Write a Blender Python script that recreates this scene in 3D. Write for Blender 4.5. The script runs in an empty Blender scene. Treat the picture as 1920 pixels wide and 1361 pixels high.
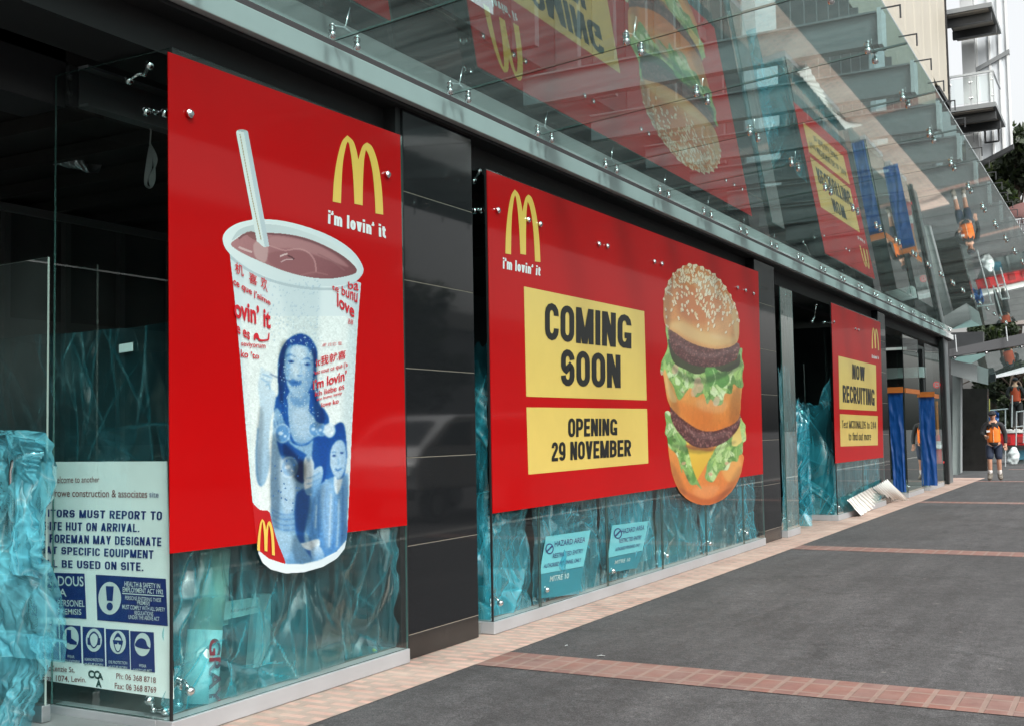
import bpy, bmesh, math, random
import numpy as np
from mathutils import Vector, Matrix, noise
from mathutils.geometry import tessellate_polygon
sc = bpy.context.scene
COL = sc.collection
R = math.radians
# ------------------------------------------------------------------ camera, world, sun, exposure
CAM = Vector((4.2909, 0.0, 1.5)); YAW, PIT, ROL, FPX = -0.5025, 0.0613, -0.0178, 2130.04
IW, IH = 1920.0, 1361.0
FW = Vector((math.sin(YAW)*math.cos(PIT), math.cos(YAW)*math.cos(PIT), math.sin(PIT)))
_r = Vector((math.cos(YAW), -math.sin(YAW), 0)); _u = _r.cross(FW)
RX = _r*math.cos(ROL)+_u*math.sin(ROL); UX = -_r*math.sin(ROL)+_u*math.cos(ROL)
cd = bpy.data.cameras.new('camera'); cam = bpy.data.objects.new('camera', cd); COL.objects.link(cam)
cd.sensor_width = 36; cd.lens = FPX/IW*36; cd.clip_end = 2000; cd.clip_start = .05
mw = Matrix((RX, UX, -FW)).transposed().to_4x4(); mw.translation = CAM; cam.matrix_world = mw
sc.camera = cam
SUN_EL, SUN_AZ = R(48), R(125)          # azimuth clockwise from +Y
w = bpy.data.worlds.new('World'); sc.world = w; w.use_nodes = True
nt = w.node_tree; nt.nodes.clear()
sky = nt.nodes.new('ShaderNodeTexSky'); sky.sky_type = 'NISHITA'; sky.sun_disc = False
sky.sun_elevation = SUN_EL; sky.sun_rotation = SUN_AZ; sky.dust_density = 6; sky.air_density = 1.6; sky.ozone_density = 1
hs = nt.nodes.new('ShaderNodeHueSaturation'); hs.inputs['Saturation'].default_value = .14
bg = nt.nodes.new('ShaderNodeBackground'); bg.inputs['Strength'].default_value = .15
wo = nt.nodes.new('ShaderNodeOutputWorld')
nt.links.new(sky.outputs[0], hs.inputs['Color']); nt.links.new(hs.outputs[0], bg.inputs[0]); nt.links.new(bg.outputs[0], wo.inputs[0])
sl = bpy.data.lights.new('sun', 'SUN'); sl.energy = 1.5; sl.angle = R(12); sl.color = (1, .97, .92)
so = bpy.data.objects.new('sun', sl); COL.objects.link(so)
_sd = Vector((math.sin(SUN_AZ)*math.cos(SUN_EL), math.cos(SUN_AZ)*math.cos(SUN_EL), math.sin(SUN_EL)))
so.rotation_euler = _sd.to_track_quat('Z', 'Y').to_euler(); so.location = (10, -5, 20)
sc.view_settings.view_transform = 'Standard'; sc.view_settings.look = 'None'
sc.view_settings.exposure = 0.98; sc.view_settings.gamma = 1
sc.cycles.transparent_max_bounces = 32; sc.cycles.max_bounces = 10; sc.cycles.caustics_reflective = False; sc.cycles.caustics_refractive = False

# ------------------------------------------------------------------ measuring helpers: a sight line met with a real plane of the place
def sight(px, py): return FW + RX*((px-IW/2)/FPX) + UX*((IH/2-py)/FPX)
def on(axis, val, px, py):
    v = sight(px, py); return CAM + v*((val-CAM[axis])/v[axis])
def fp(px, py, x=0.): return on(0, x, px, py)
def yp(px, py, y): return on(1, y, px, py)
def gp(px, py, z=0.): return on(2, z, px, py)

# ------------------------------------------------------------------ mesh helpers
class MB:
    def __init__(s): s.v = []; s.f = []; s.m = []
    def face(s, pts, mi=0):
        n = len(s.v); s.v += [tuple(p) for p in pts]; s.f.append(tuple(range(n, n+len(pts)))); s.m.append(mi); return s
    def hexa(s, p, mi=0, mside=None):          # p: 4 bottom ccw + 4 top
        n = len(s.v); s.v += [tuple(q) for q in p]
        for k, f in enumerate([(3,2,1,0),(4,5,6,7),(0,1,5,4),(1,2,6,5),(2,3,7,6),(3,0,4,7)]):
            s.f.append(tuple(n+i for i in f)); s.m.append(mi if (mside is None or k < 2) else mside)
        return s
    def box(s, x0, x1, y0, y1, z0, z1, mi=0):
        return s.hexa([(x0,y0,z0),(x1,y0,z0),(x1,y1,z0),(x0,y1,z0),(x0,y0,z1),(x1,y0,z1),(x1,y1,z1),(x0,y1,z1)], mi)
    def slab(s, q, n, mi=0, mside=None):       # quad q pushed along vector n
        q = [Vector(a) for a in q]; n = Vector(n)
        return s.hexa([a for a in q]+[a+n for a in q], mi, mside)
    def obox(s, c, size, rot=None, mi=0):
        c = Vector(c); rot = rot or Matrix.Identity(3); h = [d/2 for d in size]
        P = [(-1,-1,-1),(1,-1,-1),(1,1,-1),(-1,1,-1),(-1,-1,1),(1,-1,1),(1,1,1),(-1,1,1)]
        return s.hexa([c + rot @ Vector((a*h[0], b*h[1], d*h[2])) for a,b,d in P], mi)
    def tube(s, pts, r, seg=8, mi=0, caps=True):
        pts = [Vector(p) for p in pts]; rs = r if isinstance(r, (list, tuple)) else [r]*len(pts); n0 = len(s.v)
        prev = None
        for i, p in enumerate(pts):
            t = (pts[min(i+1, len(pts)-1)]-pts[max(i-1, 0)]).normalized()
            a = prev if prev is not None else (Vector((0,0,1)) if abs(t.z) < .9 else Vector((1,0,0)))
            a = (a - t*a.dot(t)).normalized(); b = t.cross(a); prev = a
            for k in range(seg):
                an = 2*math.pi*k/seg; s.v.append(tuple(p+(a*math.cos(an)+b*math.sin(an))*rs[i]))
        for i in range(len(pts)-1):
            for k in range(seg):
                k2 = (k+1) % seg; s.f.append((n0+i*seg+k, n0+i*seg+k2, n0+(i+1)*seg+k2, n0+(i+1)*seg+k)); s.m.append(mi)
        if caps:
            s.f.append(tuple(n0+k for k in reversed(range(seg)))); s.m.append(mi)
            s.f.append(tuple(n0+(len(pts)-1)*seg+k for k in range(seg))); s.m.append(mi)
        return s
    def prism(s, poly, n, mi=0, mside=None):
        poly = [Vector(p) for p in poly]; n = Vector(n); k = len(poly); n0 = len(s.v)
        s.v += [tuple(p) for p in poly]+[tuple(p+n) for p in poly]
        s.f.append(tuple(range(n0, n0+k))); s.m.append(mi); s.f.append(tuple(reversed(range(n0+k, n0+2*k)))); s.m.append(mi)
        for i in range(k):
            j = (i+1) % k; s.f.append((n0+i, n0+k+i, n0+k+j, n0+j)); s.m.append(mi if mside is None else mside)
        return s
    def ell(s, c, r, seg=10, rings=7, mi=0):
        c = Vector(c); n0 = len(s.v); r = r if isinstance(r, (tuple, list)) else (r, r, r)
        for i in range(rings+1):
            th = math.pi*i/rings
            for k in range(seg):
                a = 2*math.pi*k/seg
                s.v.append((c.x+r[0]*math.sin(th)*math.cos(a), c.y+r[1]*math.sin(th)*math.sin(a), c.z+r[2]*math.cos(th)))
        for i in range(rings):
            for k in range(seg):
                k2 = (k+1) % seg; s.f.append((n0+i*seg+k, n0+(i+1)*seg+k, n0+(i+1)*seg+k2, n0+i*seg+k2)); s.m.append(mi)
        return s
    def grid(s, fn, nu, nv, mi=0):
        n0 = len(s.v)
        for j in range(nv+1):
            for i in range(nu+1): s.v.append(tuple(fn(i/nu, j/nv)))
        for j in range(nv):
            for i in range(nu):
                a = n0+j*(nu+1)+i; s.f.append((a, a+1, a+nu+2, a+nu+1)); s.m.append(mi)
        return s
    def build(s, name, mats, parent=None, smooth=False, bevel=0, fix=True):
        me = bpy.data.meshes.new(name); me.from_pydata(s.v, [], s.f)
        mats = mats if isinstance(mats, (list, tuple)) else [mats]
        for m in mats: me.materials.append(m)
        me.polygons.foreach_set('material_index', s.m)
        if fix:
            b = bmesh.new(); b.from_mesh(me); bmesh.ops.remove_doubles(b, verts=b.verts, dist=1e-6) if smooth else None
            bmesh.ops.recalc_face_normals(b, faces=b.faces); b.to_mesh(me); b.free()
        if smooth: me.polygons.foreach_set('use_smooth', [True]*len(me.polygons))
        return link(name, me, parent, bevel)
def link(name, me, parent=None, bevel=0):
    o = bpy.data.objects.new(name, me); COL.objects.link(o)
    if parent: adopt(o, parent)
    if bevel:
        b = o.modifiers.new('bevel', 'BEVEL'); b.width = bevel; b.segments = 2; b.limit_method = 'ANGLE'
    return o
def adopt(o, parent):
    o.parent = parent          # a part's own origin is the world's, so only a top-level parent shifts it
    if parent.parent is None: o.matrix_parent_inverse = Matrix.Translation(-parent.location)
def tag(o, label, cat, group=None):
    o['label'] = label; o['category'] = cat
    if group: o['group'] = group
    return o
def struct(o, kind='structure'): o['kind'] = kind; return o
def empty(name, loc, label, cat, group=None):
    o = bpy.data.objects.new(name, None); COL.objects.link(o); o.location = loc; o.empty_display_size = .2
    return tag(o, label, cat, group)
def cm(pts, n=6, closed=True):
    out = []; k = len(pts)
    rng = range(k if closed else k-1)
    for i in rng:
        g = (lambda j: np.array(pts[j % k], float)) if closed else (lambda j: np.array(pts[min(max(j, 0), k-1)], float))
        p0, p1, p2, p3 = g(i-1), g(i), g(i+1), g(i+2)
        for t in np.arange(n)/n:
            out.append(.5*((2*p1)+(-p0+p2)*t+(2*p0-5*p1+4*p2-p3)*t*t+(-p0+3*p1-3*p2+p3)*t**3))
    if not closed: out.append(np.array(pts[-1], float))
    return [tuple(p) for p in out]

# ------------------------------------------------------------------ materials
def lin(*c): return tuple((x/255/12.92 if x/255 <= .04045 else ((x/255+.055)/1.055)**2.4) for x in c)
MATS = {}
def newmat(name):
    m = bpy.data.materials.new(name); m.use_nodes = True; nt = m.node_tree; nt.nodes.clear()
    out = nt.nodes.new('ShaderNodeOutputMaterial'); MATS[name] = m
    return m, nt, out
def nd(nt, typ, **kw):
    n = nt.nodes.new(typ)
    for k, v in kw.items():
        if k in n.inputs: n.inputs[k].default_value = v
        else: setattr(n, k, v)
    return n
def ramp(nt, src, stops):
    r = nt.nodes.new('ShaderNodeValToRGB'); e = r.color_ramp.elements
    while len(e) < len(stops): e.new(.5)
    for x, (p, c) in zip(e, stops):
        x.position = p; x.color = (c, c, c, 1) if not isinstance(c, tuple) else (*c[:3], 1)
    nt.links.new(src, r.inputs[0]); return r.outputs[0]
def mat(name, col, rough=.5, metal=0., var=.0, vscale=4., bump=0., bscale=40., coat=0., spec=.5, stretch=None, rvar=0., croug=.05, fine=0., fscale=200.):
    m, nt, out = newmat(name)
    b = nd(nt, 'ShaderNodeBsdfPrincipled', Roughness=rough, Metallic=metal)
    b.inputs['Specular IOR Level'].default_value = spec
    b.inputs['Coat Weight'].default_value = coat; b.inputs['Coat Roughness'].default_value = croug
    nt.links.new(b.outputs[0], out.inputs[0])
    tc = nd(nt, 'ShaderNodeTexCoord'); mp = nd(nt, 'ShaderNodeMapping'); nt.links.new(tc.outputs['Object'], mp.inputs[0])
    if stretch: mp.inputs['Scale'].default_value = stretch
    c4 = (*col[:3], 1)
    b.inputs['Base Color'].default_value = c4
    csrc = None
    if var or rvar:
        n = nd(nt, 'ShaderNodeTexNoise', Scale=vscale, Detail=6., Roughness=.6); nt.links.new(mp.outputs[0], n.inputs['Vector'])
        if var:
            mx = nd(nt, 'ShaderNodeMix', data_type='RGBA', blend_type='MULTIPLY'); mx.inputs[0].default_value = 1; mx.inputs[6].default_value = c4
            csrc = (mx, ramp(nt, n.outputs[0], [(.25, 1-var), (.75, 1+var*.6)])); nt.links.new(csrc[1], mx.inputs[7]); nt.links.new(mx.outputs[2], b.inputs['Base Color']); last = mx
        if rvar:
            nt.links.new(ramp(nt, n.outputs[0], [(.3, max(rough-rvar, .02)), (.7, rough+rvar)]), b.inputs['Roughness'])
    if fine:
        n3 = nd(nt, 'ShaderNodeTexNoise', Scale=fscale, Detail=2.); nt.links.new(tc.outputs['Object'], n3.inputs['Vector'])
        mx = nd(nt, 'ShaderNodeMix', data_type='RGBA', blend_type='MULTIPLY'); mx.inputs[0].default_value = 1; mx.inputs[6].default_value = c4
        if csrc: nt.links.new(csrc[0].outputs[2], mx.inputs[6])
        nt.links.new(ramp(nt, n3.outputs[0], [(.35, 1-fine), (.65, 1+fine)]), mx.inputs[7]); nt.links.new(mx.outputs[2], b.inputs['Base Color'])
    if bump:
        n2 = nd(nt, 'ShaderNodeTexNoise', Scale=bscale, Detail=5.); nt.links.new(mp.outputs[0], n2.inputs['Vector'])
        bp = nd(nt, 'ShaderNodeBump', Strength=bump, Distance=.01); nt.links.new(n2.outputs[0], bp.inputs['Height']); nt.links.new(bp.outputs[0], b.inputs['Normal'])
    return m
def glassmat(name, tint, ior=1.5, gain=1., rough=0.0, wav=0., dirt=0.):
    m, nt, out = newmat(name)
    tr = nd(nt, 'ShaderNodeBsdfTransparent', Color=(*tint, 1)); gl = nd(nt, 'ShaderNodeBsdfGlossy', Roughness=rough, Color=(.95, 1, .98, 1))
    fr = nd(nt, 'ShaderNodeFresnel', IOR=ior); ge = nd(nt, 'ShaderNodeNewGeometry')
    m1 = nd(nt, 'ShaderNodeMath', operation='MULTIPLY'); m1.inputs[1].default_value = gain; m1.use_clamp = True
    inv = nd(nt, 'ShaderNodeMath', operation='SUBTRACT'); inv.inputs[0].default_value = 1; nt.links.new(ge.outputs['Backfacing'], inv.inputs[1])
    m2 = nd(nt, 'ShaderNodeMath', operation='MULTIPLY'); nt.links.new(fr.outputs[0], m1.inputs[0]); nt.links.new(m1.outputs[0], m2.inputs[0]); nt.links.new(inv.outputs[0], m2.inputs[1])
    mx = nd(nt, 'ShaderNodeMixShader'); nt.links.new(m2.outputs[0], mx.inputs[0]); nt.links.new(tr.outputs[0], mx.inputs[1]); nt.links.new(gl.outputs[0], mx.inputs[2])
    last = mx
    if wav:
        tc = nd(nt, 'ShaderNodeTexCoord'); n2 = nd(nt, 'ShaderNodeTexNoise', Scale=.9, Detail=1.); nt.links.new(tc.outputs['Object'], n2.inputs['Vector'])
        bp = nd(nt, 'ShaderNodeBump', Strength=wav, Distance=.01); nt.links.new(n2.outputs[0], bp.inputs['Height']); nt.links.new(bp.outputs[0], gl.inputs['Normal'])
    if dirt:  # streaky pale diffuse veil mixed over the clear glass
        df = nd(nt, 'ShaderNodeBsdfDiffuse', Color=(.5, .56, .54, 1)); tl = nd(nt, 'ShaderNodeBsdfTranslucent', Color=(.5, .56, .54, 1))
        ad = nd(nt, 'ShaderNodeMixShader'); ad.inputs[0].default_value = .5; nt.links.new(df.outputs[0], ad.inputs[1]); nt.links.new(tl.outputs[0], ad.inputs[2])
        tc = nd(nt, 'ShaderNodeTexCoord'); mp = nd(nt, 'ShaderNodeMapping'); mp.inputs['Scale'].default_value = (.6, 5, 1); nt.links.new(tc.outputs['Object'], mp.inputs[0])
        n3 = nd(nt, 'ShaderNodeTexNoise', Scale=2.2, Detail=6.); nt.links.new(mp.outputs[0], n3.inputs['Vector'])
        f = ramp(nt, n3.outputs[0], [(.3, dirt*.4), (.75, dirt*1.5)])
        mm = nd(nt, 'ShaderNodeMath', operation='MULTIPLY'); nt.links.new(f, mm.inputs[0]); nt.links.new(inv.outputs[0], mm.inputs[1])
        m3 = nd(nt, 'ShaderNodeMixShader'); nt.links.new(mm.outputs[0], m3.inputs[0]); nt.links.new(last.outputs[0], m3.inputs[1]); nt.links.new(ad.outputs[0], m3.inputs[2]); last = m3
    nt.links.new(last.outputs[0], out.inputs[0]); return m
def filmmat(name, tint, col, dens=.4, scale=2., crease=.4, cc=(.36, .72, .80)):
    """thin coloured polythene: clear tint, facets that each hang a little differently, haze where it doubles up, straight creases"""
    m, nt, out = newmat(name); tc = nd(nt, 'ShaderNodeTexCoord')
    def M2(op, a, b=None):
        q = nd(nt, 'ShaderNodeMath', operation=op)
        for i, v in enumerate((a, b)):
            if v is None: continue
            if isinstance(v, (int, float)): q.inputs[i].default_value = v
            else: nt.links.new(v, q.inputs[i])
        return q.outputs[0]
    def mapped(rot, sc_, off=0.):
        mp = nd(nt, 'ShaderNodeMapping'); mp.inputs['Rotation'].default_value = (R(rot), 0, R(rot*.4)); mp.inputs['Scale'].default_value = sc_; mp.inputs['Location'].default_value = (off, off*1.7, off*.6)
        nt.links.new(tc.outputs['Object'], mp.inputs[0]); return mp.outputs[0]
    def N(rot, sc_, s, d=3., off=0.):
        n = nd(nt, 'ShaderNodeTexNoise', Scale=s, Detail=d, Roughness=.5); nt.links.new(mapped(rot, sc_, off), n.inputs['Vector']); return n.outputs[0]
    def VOR(rot, sc_, s, off, feat):
        base = mapped(rot, sc_, off); n = nd(nt, 'ShaderNodeTexNoise', Scale=2.5, Detail=2.); nt.links.new(base, n.inputs['Vector'])
        va = nd(nt, 'ShaderNodeVectorMath', operation='MULTIPLY_ADD'); nt.links.new(n.outputs['Color'], va.inputs[0]); va.inputs[1].default_value = (.16, .16, .16); nt.links.new(base, va.inputs[2])
        v = nd(nt, 'ShaderNodeTexVoronoi', Scale=s); v.feature = feat; nt.links.new(va.outputs[0], v.inputs['Vector']); return v
    cr = None; facet = None
    for rot, sc_, s, off, wd, amt in ((25, (1, 1.7, .55), scale*1.15, 0., .018, 1.), (-38, (1, 2.0, .5), scale*1.7, 4., .014, .8), (80, (1, 1.8, .45), scale*2.6, 9., .012, .55)):
        e = VOR(rot, sc_, s, off, 'DISTANCE_TO_EDGE'); r_ = ramp(nt, e.outputs['Distance'], [(0., amt), (wd*.4, amt*.45), (wd*2.2, 0.)])
        msk = ramp(nt, N(0, (1, 1, 1), scale*1.1, 2., off+20), [(.47, .0), (.6, 1.)]); q = M2('MULTIPLY', r_, msk); cr = q if cr is None else M2('MAXIMUM', cr, q)
        f = VOR(rot, sc_, s, off, 'F1'); facet = f.outputs['Color'] if facet is None else facet
        if off == 4.: f2 = f.outputs['Color']
    sep = nd(nt, 'ShaderNodeSeparateColor'); nt.links.new(f2, sep.inputs[0]); sep1 = nd(nt, 'ShaderNodeSeparateColor'); nt.links.new(facet, sep1.inputs[0])
    at = nd(nt, 'ShaderNodeVertexColor', layer_name='fold'); fs = nd(nt, 'ShaderNodeSeparateColor'); nt.links.new(at.outputs[0], fs.inputs[0])
    st = ramp(nt, N(38, (1, 5., .5), scale*1.5, 5., 31.), [(.45, 0.), (.72, dens*1.1)]); st2 = ramp(nt, N(-28, (1, 5., .45), scale*1.3, 5., 37.), [(.46, 0.), (.74, dens*1.0)])
    haze = M2('ADD', M2('ADD', ramp(nt, N(15, (1, 1.2, .8), scale*.55, 3., 2.), [(.38, dens*.18), (.5, dens*.7), (.66, dens*1.7)]), M2('MULTIPLY', sep.outputs[0], dens*.12)), M2('ADD', M2('MAXIMUM', st, st2), M2('MULTIPLY', fs.outputs[0], .55)))
    tr = nd(nt, 'ShaderNodeBsdfTransparent', Color=(*tint, 1))
    mc = nd(nt, 'ShaderNodeMix', data_type='RGBA'); nt.links.new(cr, mc.inputs[0]); mc.inputs[6].default_value = (*col, 1); mc.inputs[7].default_value = (*cc, 1)
    df = nd(nt, 'ShaderNodeBsdfDiffuse'); tl = nd(nt, 'ShaderNodeBsdfTranslucent'); gl = nd(nt, 'ShaderNodeBsdfGlossy', Roughness=.14, Color=(.95, 1, 1, 1))
    for q in (df, tl): nt.links.new(mc.outputs[2], q.inputs['Color'])
    a = nd(nt, 'ShaderNodeMixShader'); a.inputs[0].default_value = .25; nt.links.new(df.outputs[0], a.inputs[1]); nt.links.new(tl.outputs[0], a.inputs[2])
    b = nd(nt, 'ShaderNodeMixShader'); nt.links.new(M2('MINIMUM', M2('ADD', haze, M2('MULTIPLY', cr, crease)), .95), b.inputs[0]); nt.links.new(tr.outputs[0], b.inputs[1]); nt.links.new(a.outputs[0], b.inputs[2])
    # every facet tilts its own way, so the sheet glints in flat patches
    ge = nd(nt, 'ShaderNodeNewGeometry'); va = nd(nt, 'ShaderNodeVectorMath', operation='SUBTRACT'); nt.links.new(f2, va.inputs[0]); va.inputs[1].default_value = (.5, .5, .5)
    vb = nd(nt, 'ShaderNodeVectorMath', operation='MULTIPLY_ADD'); nt.links.new(va.outputs[0], vb.inputs[0]); vb.inputs[1].default_value = (.22, .22, .22); nt.links.new(ge.outputs['Normal'], vb.inputs[2])
    vn = nd(nt, 'ShaderNodeVectorMath', operation='NORMALIZE'); nt.links.new(vb.outputs[0], vn.inputs[0])
    nt.links.new(vn.outputs[0], gl.inputs['Normal']); nt.links.new(vn.outputs[0], df.inputs['Normal'])
    fr = nd(nt, 'ShaderNodeFresnel', IOR=1.5); nt.links.new(vn.outputs[0], fr.inputs['Normal'])
    c = nd(nt, 'ShaderNodeMixShader'); nt.links.new(M2('MINIMUM', M2('MULTIPLY', M2('MULTIPLY', fr.outputs[0], 2.2), M2('SUBTRACT', 1., ge.outputs['Backfacing'])), .8), c.inputs[0]); nt.links.new(b.outputs[0], c.inputs[1]); nt.links.new(gl.outputs[0], c.inputs[2])
    nt.links.new(c.outputs[0], out.inputs[0]); return m
def printmat(name, coat=.5, rough=.35):
    m, nt, out = newmat(name); b = nd(nt, 'ShaderNodeBsdfPrincipled', Roughness=rough); b.inputs['Coat Weight'].default_value = coat; b.inputs['Coat Roughness'].default_value = .08
    at = nd(nt, 'ShaderNodeVertexColor', layer_name='ink'); nt.links.new(at.outputs[0], b.inputs['Base Color']); nt.links.new(b.outputs[0], out.inputs[0]); return m
def brickmat(name, c1, c2, mortar, bw, rh, ms, rot=0., off=.5, rough=.8, dirtc=None, loc=(0,0,0)):
    m, nt, out = newmat(name); b = nd(nt, 'ShaderNodeBsdfPrincipled', Roughness=rough)
    tc = nd(nt, 'ShaderNodeTexCoord'); mp = nd(nt, 'ShaderNodeMapping'); mp.inputs['Rotation'].default_value = (0, 0, rot); mp.inputs['Location'].default_value = loc
    nt.links.new(tc.outputs['Object'], mp.inputs[0])
    br = nd(nt, 'ShaderNodeTexBrick', Color1=(*c1, 1), Color2=(*c2, 1), Mortar=(*mortar, 1), Scale=1.)
    br.inputs['Mortar Size'].default_value = ms; br.inputs['Brick Width'].default_value = bw; br.inputs['Row Height'].default_value = rh; br.inputs['Mortar Smooth'].default_value = .2; br.offset = off; br.squash = 1
    br.inputs['Bias'].default_value = -.1
    nt.links.new(mp.outputs[0], br.inputs['Vector'])
    n = nd(nt, 'ShaderNodeTexNoise', Scale=3., Detail=8., Roughness=.7); nt.links.new(tc.outputs['Object'], n.inputs['Vector'])
    mx = nd(nt, 'ShaderNodeMix', data_type='RGBA', blend_type='MULTIPLY'); mx.inputs[0].default_value = 1
    nt.links.new(br.outputs[0], mx.inputs[6]); nt.links.new(ramp(nt, n.outputs[0], [(.3, .72), (.7, 1.15)]), mx.inputs[7])
    src = mx.outputs[2]
    if dirtc:
        n2 = nd(nt, 'ShaderNodeTexNoise', Scale=1.3, Detail=9., Roughness=.75); nt.links.new(tc.outputs['Object'], n2.inputs['Vector'])
        m2 = nd(nt, 'ShaderNodeMix', data_type='RGBA'); nt.links.new(ramp(nt, n2.outputs[0], [(.42, 0.), (.66, .75)]), m2.inputs[0]); nt.links.new(src, m2.inputs[6]); m2.inputs[7].default_value = (*dirtc, 1); src = m2.outputs[2]
    nt.links.new(src, b.inputs['Base Color'])
    bp = nd(nt, 'ShaderNodeBump', Strength=.5, Distance=.006); nt.links.new(br.outputs['Fac'], bp.inputs['Height']); bp.invert = True
    nt.links.new(bp.outputs[0], b.inputs['Normal']); nt.links.new(b.outputs[0], out.inputs[0]); return m
def asphaltmat(name, c):
    m, nt, out = newmat(name); b = nd(nt, 'ShaderNodeBsdfPrincipled', Roughness=.85)
    tc = nd(nt, 'ShaderNodeTexCoord')
    def N(s, d=6., r=.6, sc=None):
        n = nd(nt, 'ShaderNodeTexNoise', Scale=s, Detail=d, Roughness=r)
        if sc:
            mp = nd(nt, 'ShaderNodeMapping'); mp.inputs['Scale'].default_value = sc; nt.links.new(tc.outputs['Object'], mp.inputs[0]); nt.links.new(mp.outputs[0], n.inputs['Vector'])
        else: nt.links.new(tc.outputs['Object'], n.inputs['Vector'])
        return n.outputs[0]
    def mul(a, f):
        mx = nd(nt, 'ShaderNodeMix', data_type='RGBA', blend_type='MULTIPLY'); mx.inputs[0].default_value = 1
        if isinstance(a, tuple): mx.inputs[6].default_value = (*a, 1)
        else: nt.links.new(a, mx.inputs[6])
        nt.links.new(f, mx.inputs[7]); return mx.outputs[2]
    s = mul(c, ramp(nt, N(.55, 7., .65), [(.3, .70), (.5, 1.), (.7, 1.3)]))
    s = mul(s, ramp(nt, N(1.8, 6., .65, (2.5, .3, 1)), [(.35, .78), (.7, 1.2)]))
    g = N(150., 3.); s = mul(s, ramp(nt, g, [(.35, .45), (.65, 1.65)]))
    s = mul(s, ramp(nt, N(22., 4., .7), [(.35, .76), (.65, 1.24)])); s = mul(s, ramp(nt, N(7., 3., .6), [(.35, .86), (.65, 1.14)]))
    v = nd(nt, 'ShaderNodeTexVoronoi', Scale=75.); nt.links.new(tc.outputs['Object'], v.inputs['Vector'])
    s = mul(s, ramp(nt, v.outputs['Distance'], [(.1, 1.35), (.5, .85)]))
    cw = nd(nt, 'ShaderNodeTexNoise', Scale=1.1, Detail=8., Roughness=.7); nt.links.new(tc.outputs['Object'], cw.inputs['Vector'])
    vm = nd(nt, 'ShaderNodeVectorMath', operation='MULTIPLY_ADD'); nt.links.new(cw.outputs['Color'], vm.inputs[0]); vm.inputs[1].default_value = (.9, .9, 0); nt.links.new(tc.outputs['Object'], vm.inputs[2])
    ck = nd(nt, 'ShaderNodeTexVoronoi', Scale=.42); ck.feature = 'DISTANCE_TO_EDGE'; nt.links.new(vm.outputs[0], ck.inputs['Vector'])
    s = mul(s, ramp(nt, ck.outputs['Distance'], [(0., .72), (.004, .8), (.008, 1.)]))
    # scattered gum spots and pale dust
    v2 = nd(nt, 'ShaderNodeTexVoronoi', Scale=2.3); nt.links.new(tc.outputs['Object'], v2.inputs['Vector'])
    m2 = nd(nt, 'ShaderNodeMix', data_type='RGBA'); nt.links.new(ramp(nt, v2.outputs['Distance'], [(.03, .55), (.045, 0.)]), m2.inputs[0]); nt.links.new(s, m2.inputs[6]); m2.inputs[7].default_value = (.16, .15, .14, 1)
    nt.links.new(m2.outputs[2], b.inputs['Base Color'])
    bp = nd(nt, 'ShaderNodeBump', Strength=.45, Distance=.006); nt.links.new(g, bp.inputs['Height']); nt.links.new(bp.outputs[0], b.inputs['Normal'])
    nt.links.new(b.outputs[0], out.inputs[0]); return m

STEEL = mat('brushed_steel', (.55, .56, .57), .34, 1., var=.12, vscale=3, stretch=(1, .4, 18), rvar=.06)
ALU = mat('satin_aluminium', (.50, .50, .52), .5, .55, var=.1, vscale=2, rvar=.08)
CHROME = mat('chrome', (.75, .76, .77), .12, 1.)
DARKSTEEL = mat('painted_dark_steel', (.028, .031, .033), .42, 0., var=.2)
GREYPAINT = mat('grey_painted_steel', (.13, .145, .15), .45, 0., var=.12, vscale=2)
CHANNEL = mat('canopy_channel_paint', (.47, .50, .50), .5, 0., var=.08, vscale=2)
LIGHTGREY = mat('light_grey_metal', (.42, .45, .46), .4, .2, var=.1, vscale=2)
GRANITE = mat('polished_black_granite', (.013, .013, .0145), .045, 0., fine=.6, fscale=150, spec=.33, rvar=.012, vscale=1.2)
GRANITE_D = mat('dusty_black_granite', (.020, .018, .017), .22, 0., fine=.6, fscale=220, var=.4, vscale=3)
GROUT = mat('pale_grout', (.20, .165, .13), .8)
BLACK = mat('black_recess', (.010, .010, .011), .6)
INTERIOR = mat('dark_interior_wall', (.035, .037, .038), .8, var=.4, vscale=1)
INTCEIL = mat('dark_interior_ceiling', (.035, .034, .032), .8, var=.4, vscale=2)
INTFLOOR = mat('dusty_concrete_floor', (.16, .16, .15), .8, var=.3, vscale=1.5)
RED = mat('red_vinyl', lin(184, 0, 3), .45, 0, coat=.30, croug=.06, var=.06, vscale=.9, spec=.12, bump=.16, bscale=1.3)
YELLOW = mat('yellow_vinyl', lin(230, 192, 100), .35, 0, coat=.4, croug=.15, var=.04)
GOLD = mat('golden_yellow_vinyl', lin(233, 190, 84), .35, 0, coat=.4, croug=.15)
INK = mat('black_vinyl_lettering', (.010, .010, .009), .4)
WHITE = mat('white_vinyl', (.78, .78, .78), .4, coat=.3)
PRINT = printmat('printed_vinyl')
REDINK = mat('red_ink', lin(206, 30, 45), .45)
GLASS = glassmat('shopfront_glass', (.93, .98, .97), 1.5, 1.35)
GEDGE = mat('green_glass_edge', (.05, .11, .10), .15, coat=.5)
CGLASS = glassmat('canopy_glass', (.64, .77, .76), 1.52, 2.2, 0.02, wav=.04, dirt=.092)
FILM = filmmat('blue_protective_film', (.56, .90, .95), (.07, .50, .66), .27, crease=.03)
FILMA = filmmat('clear_blue_film', (.56, .88, .92), (.06, .46, .58), .17, crease=.02)
FILMD = filmmat('thin_blue_film', (.70, .92, .94), (.05, .28, .34), .06, crease=.0)
FILMW = filmmat('wrapped_blue_film', (.62, .90, .95), (.20, .62, .74), .40, 2.6, cc=(.65, .86, .90), crease=.03)
ASPHALT = asphaltmat('pavement_asphalt', (.048, .0475, .049))
ROADM = asphaltmat('road_asphalt', (.05, .05, .05))
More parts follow.
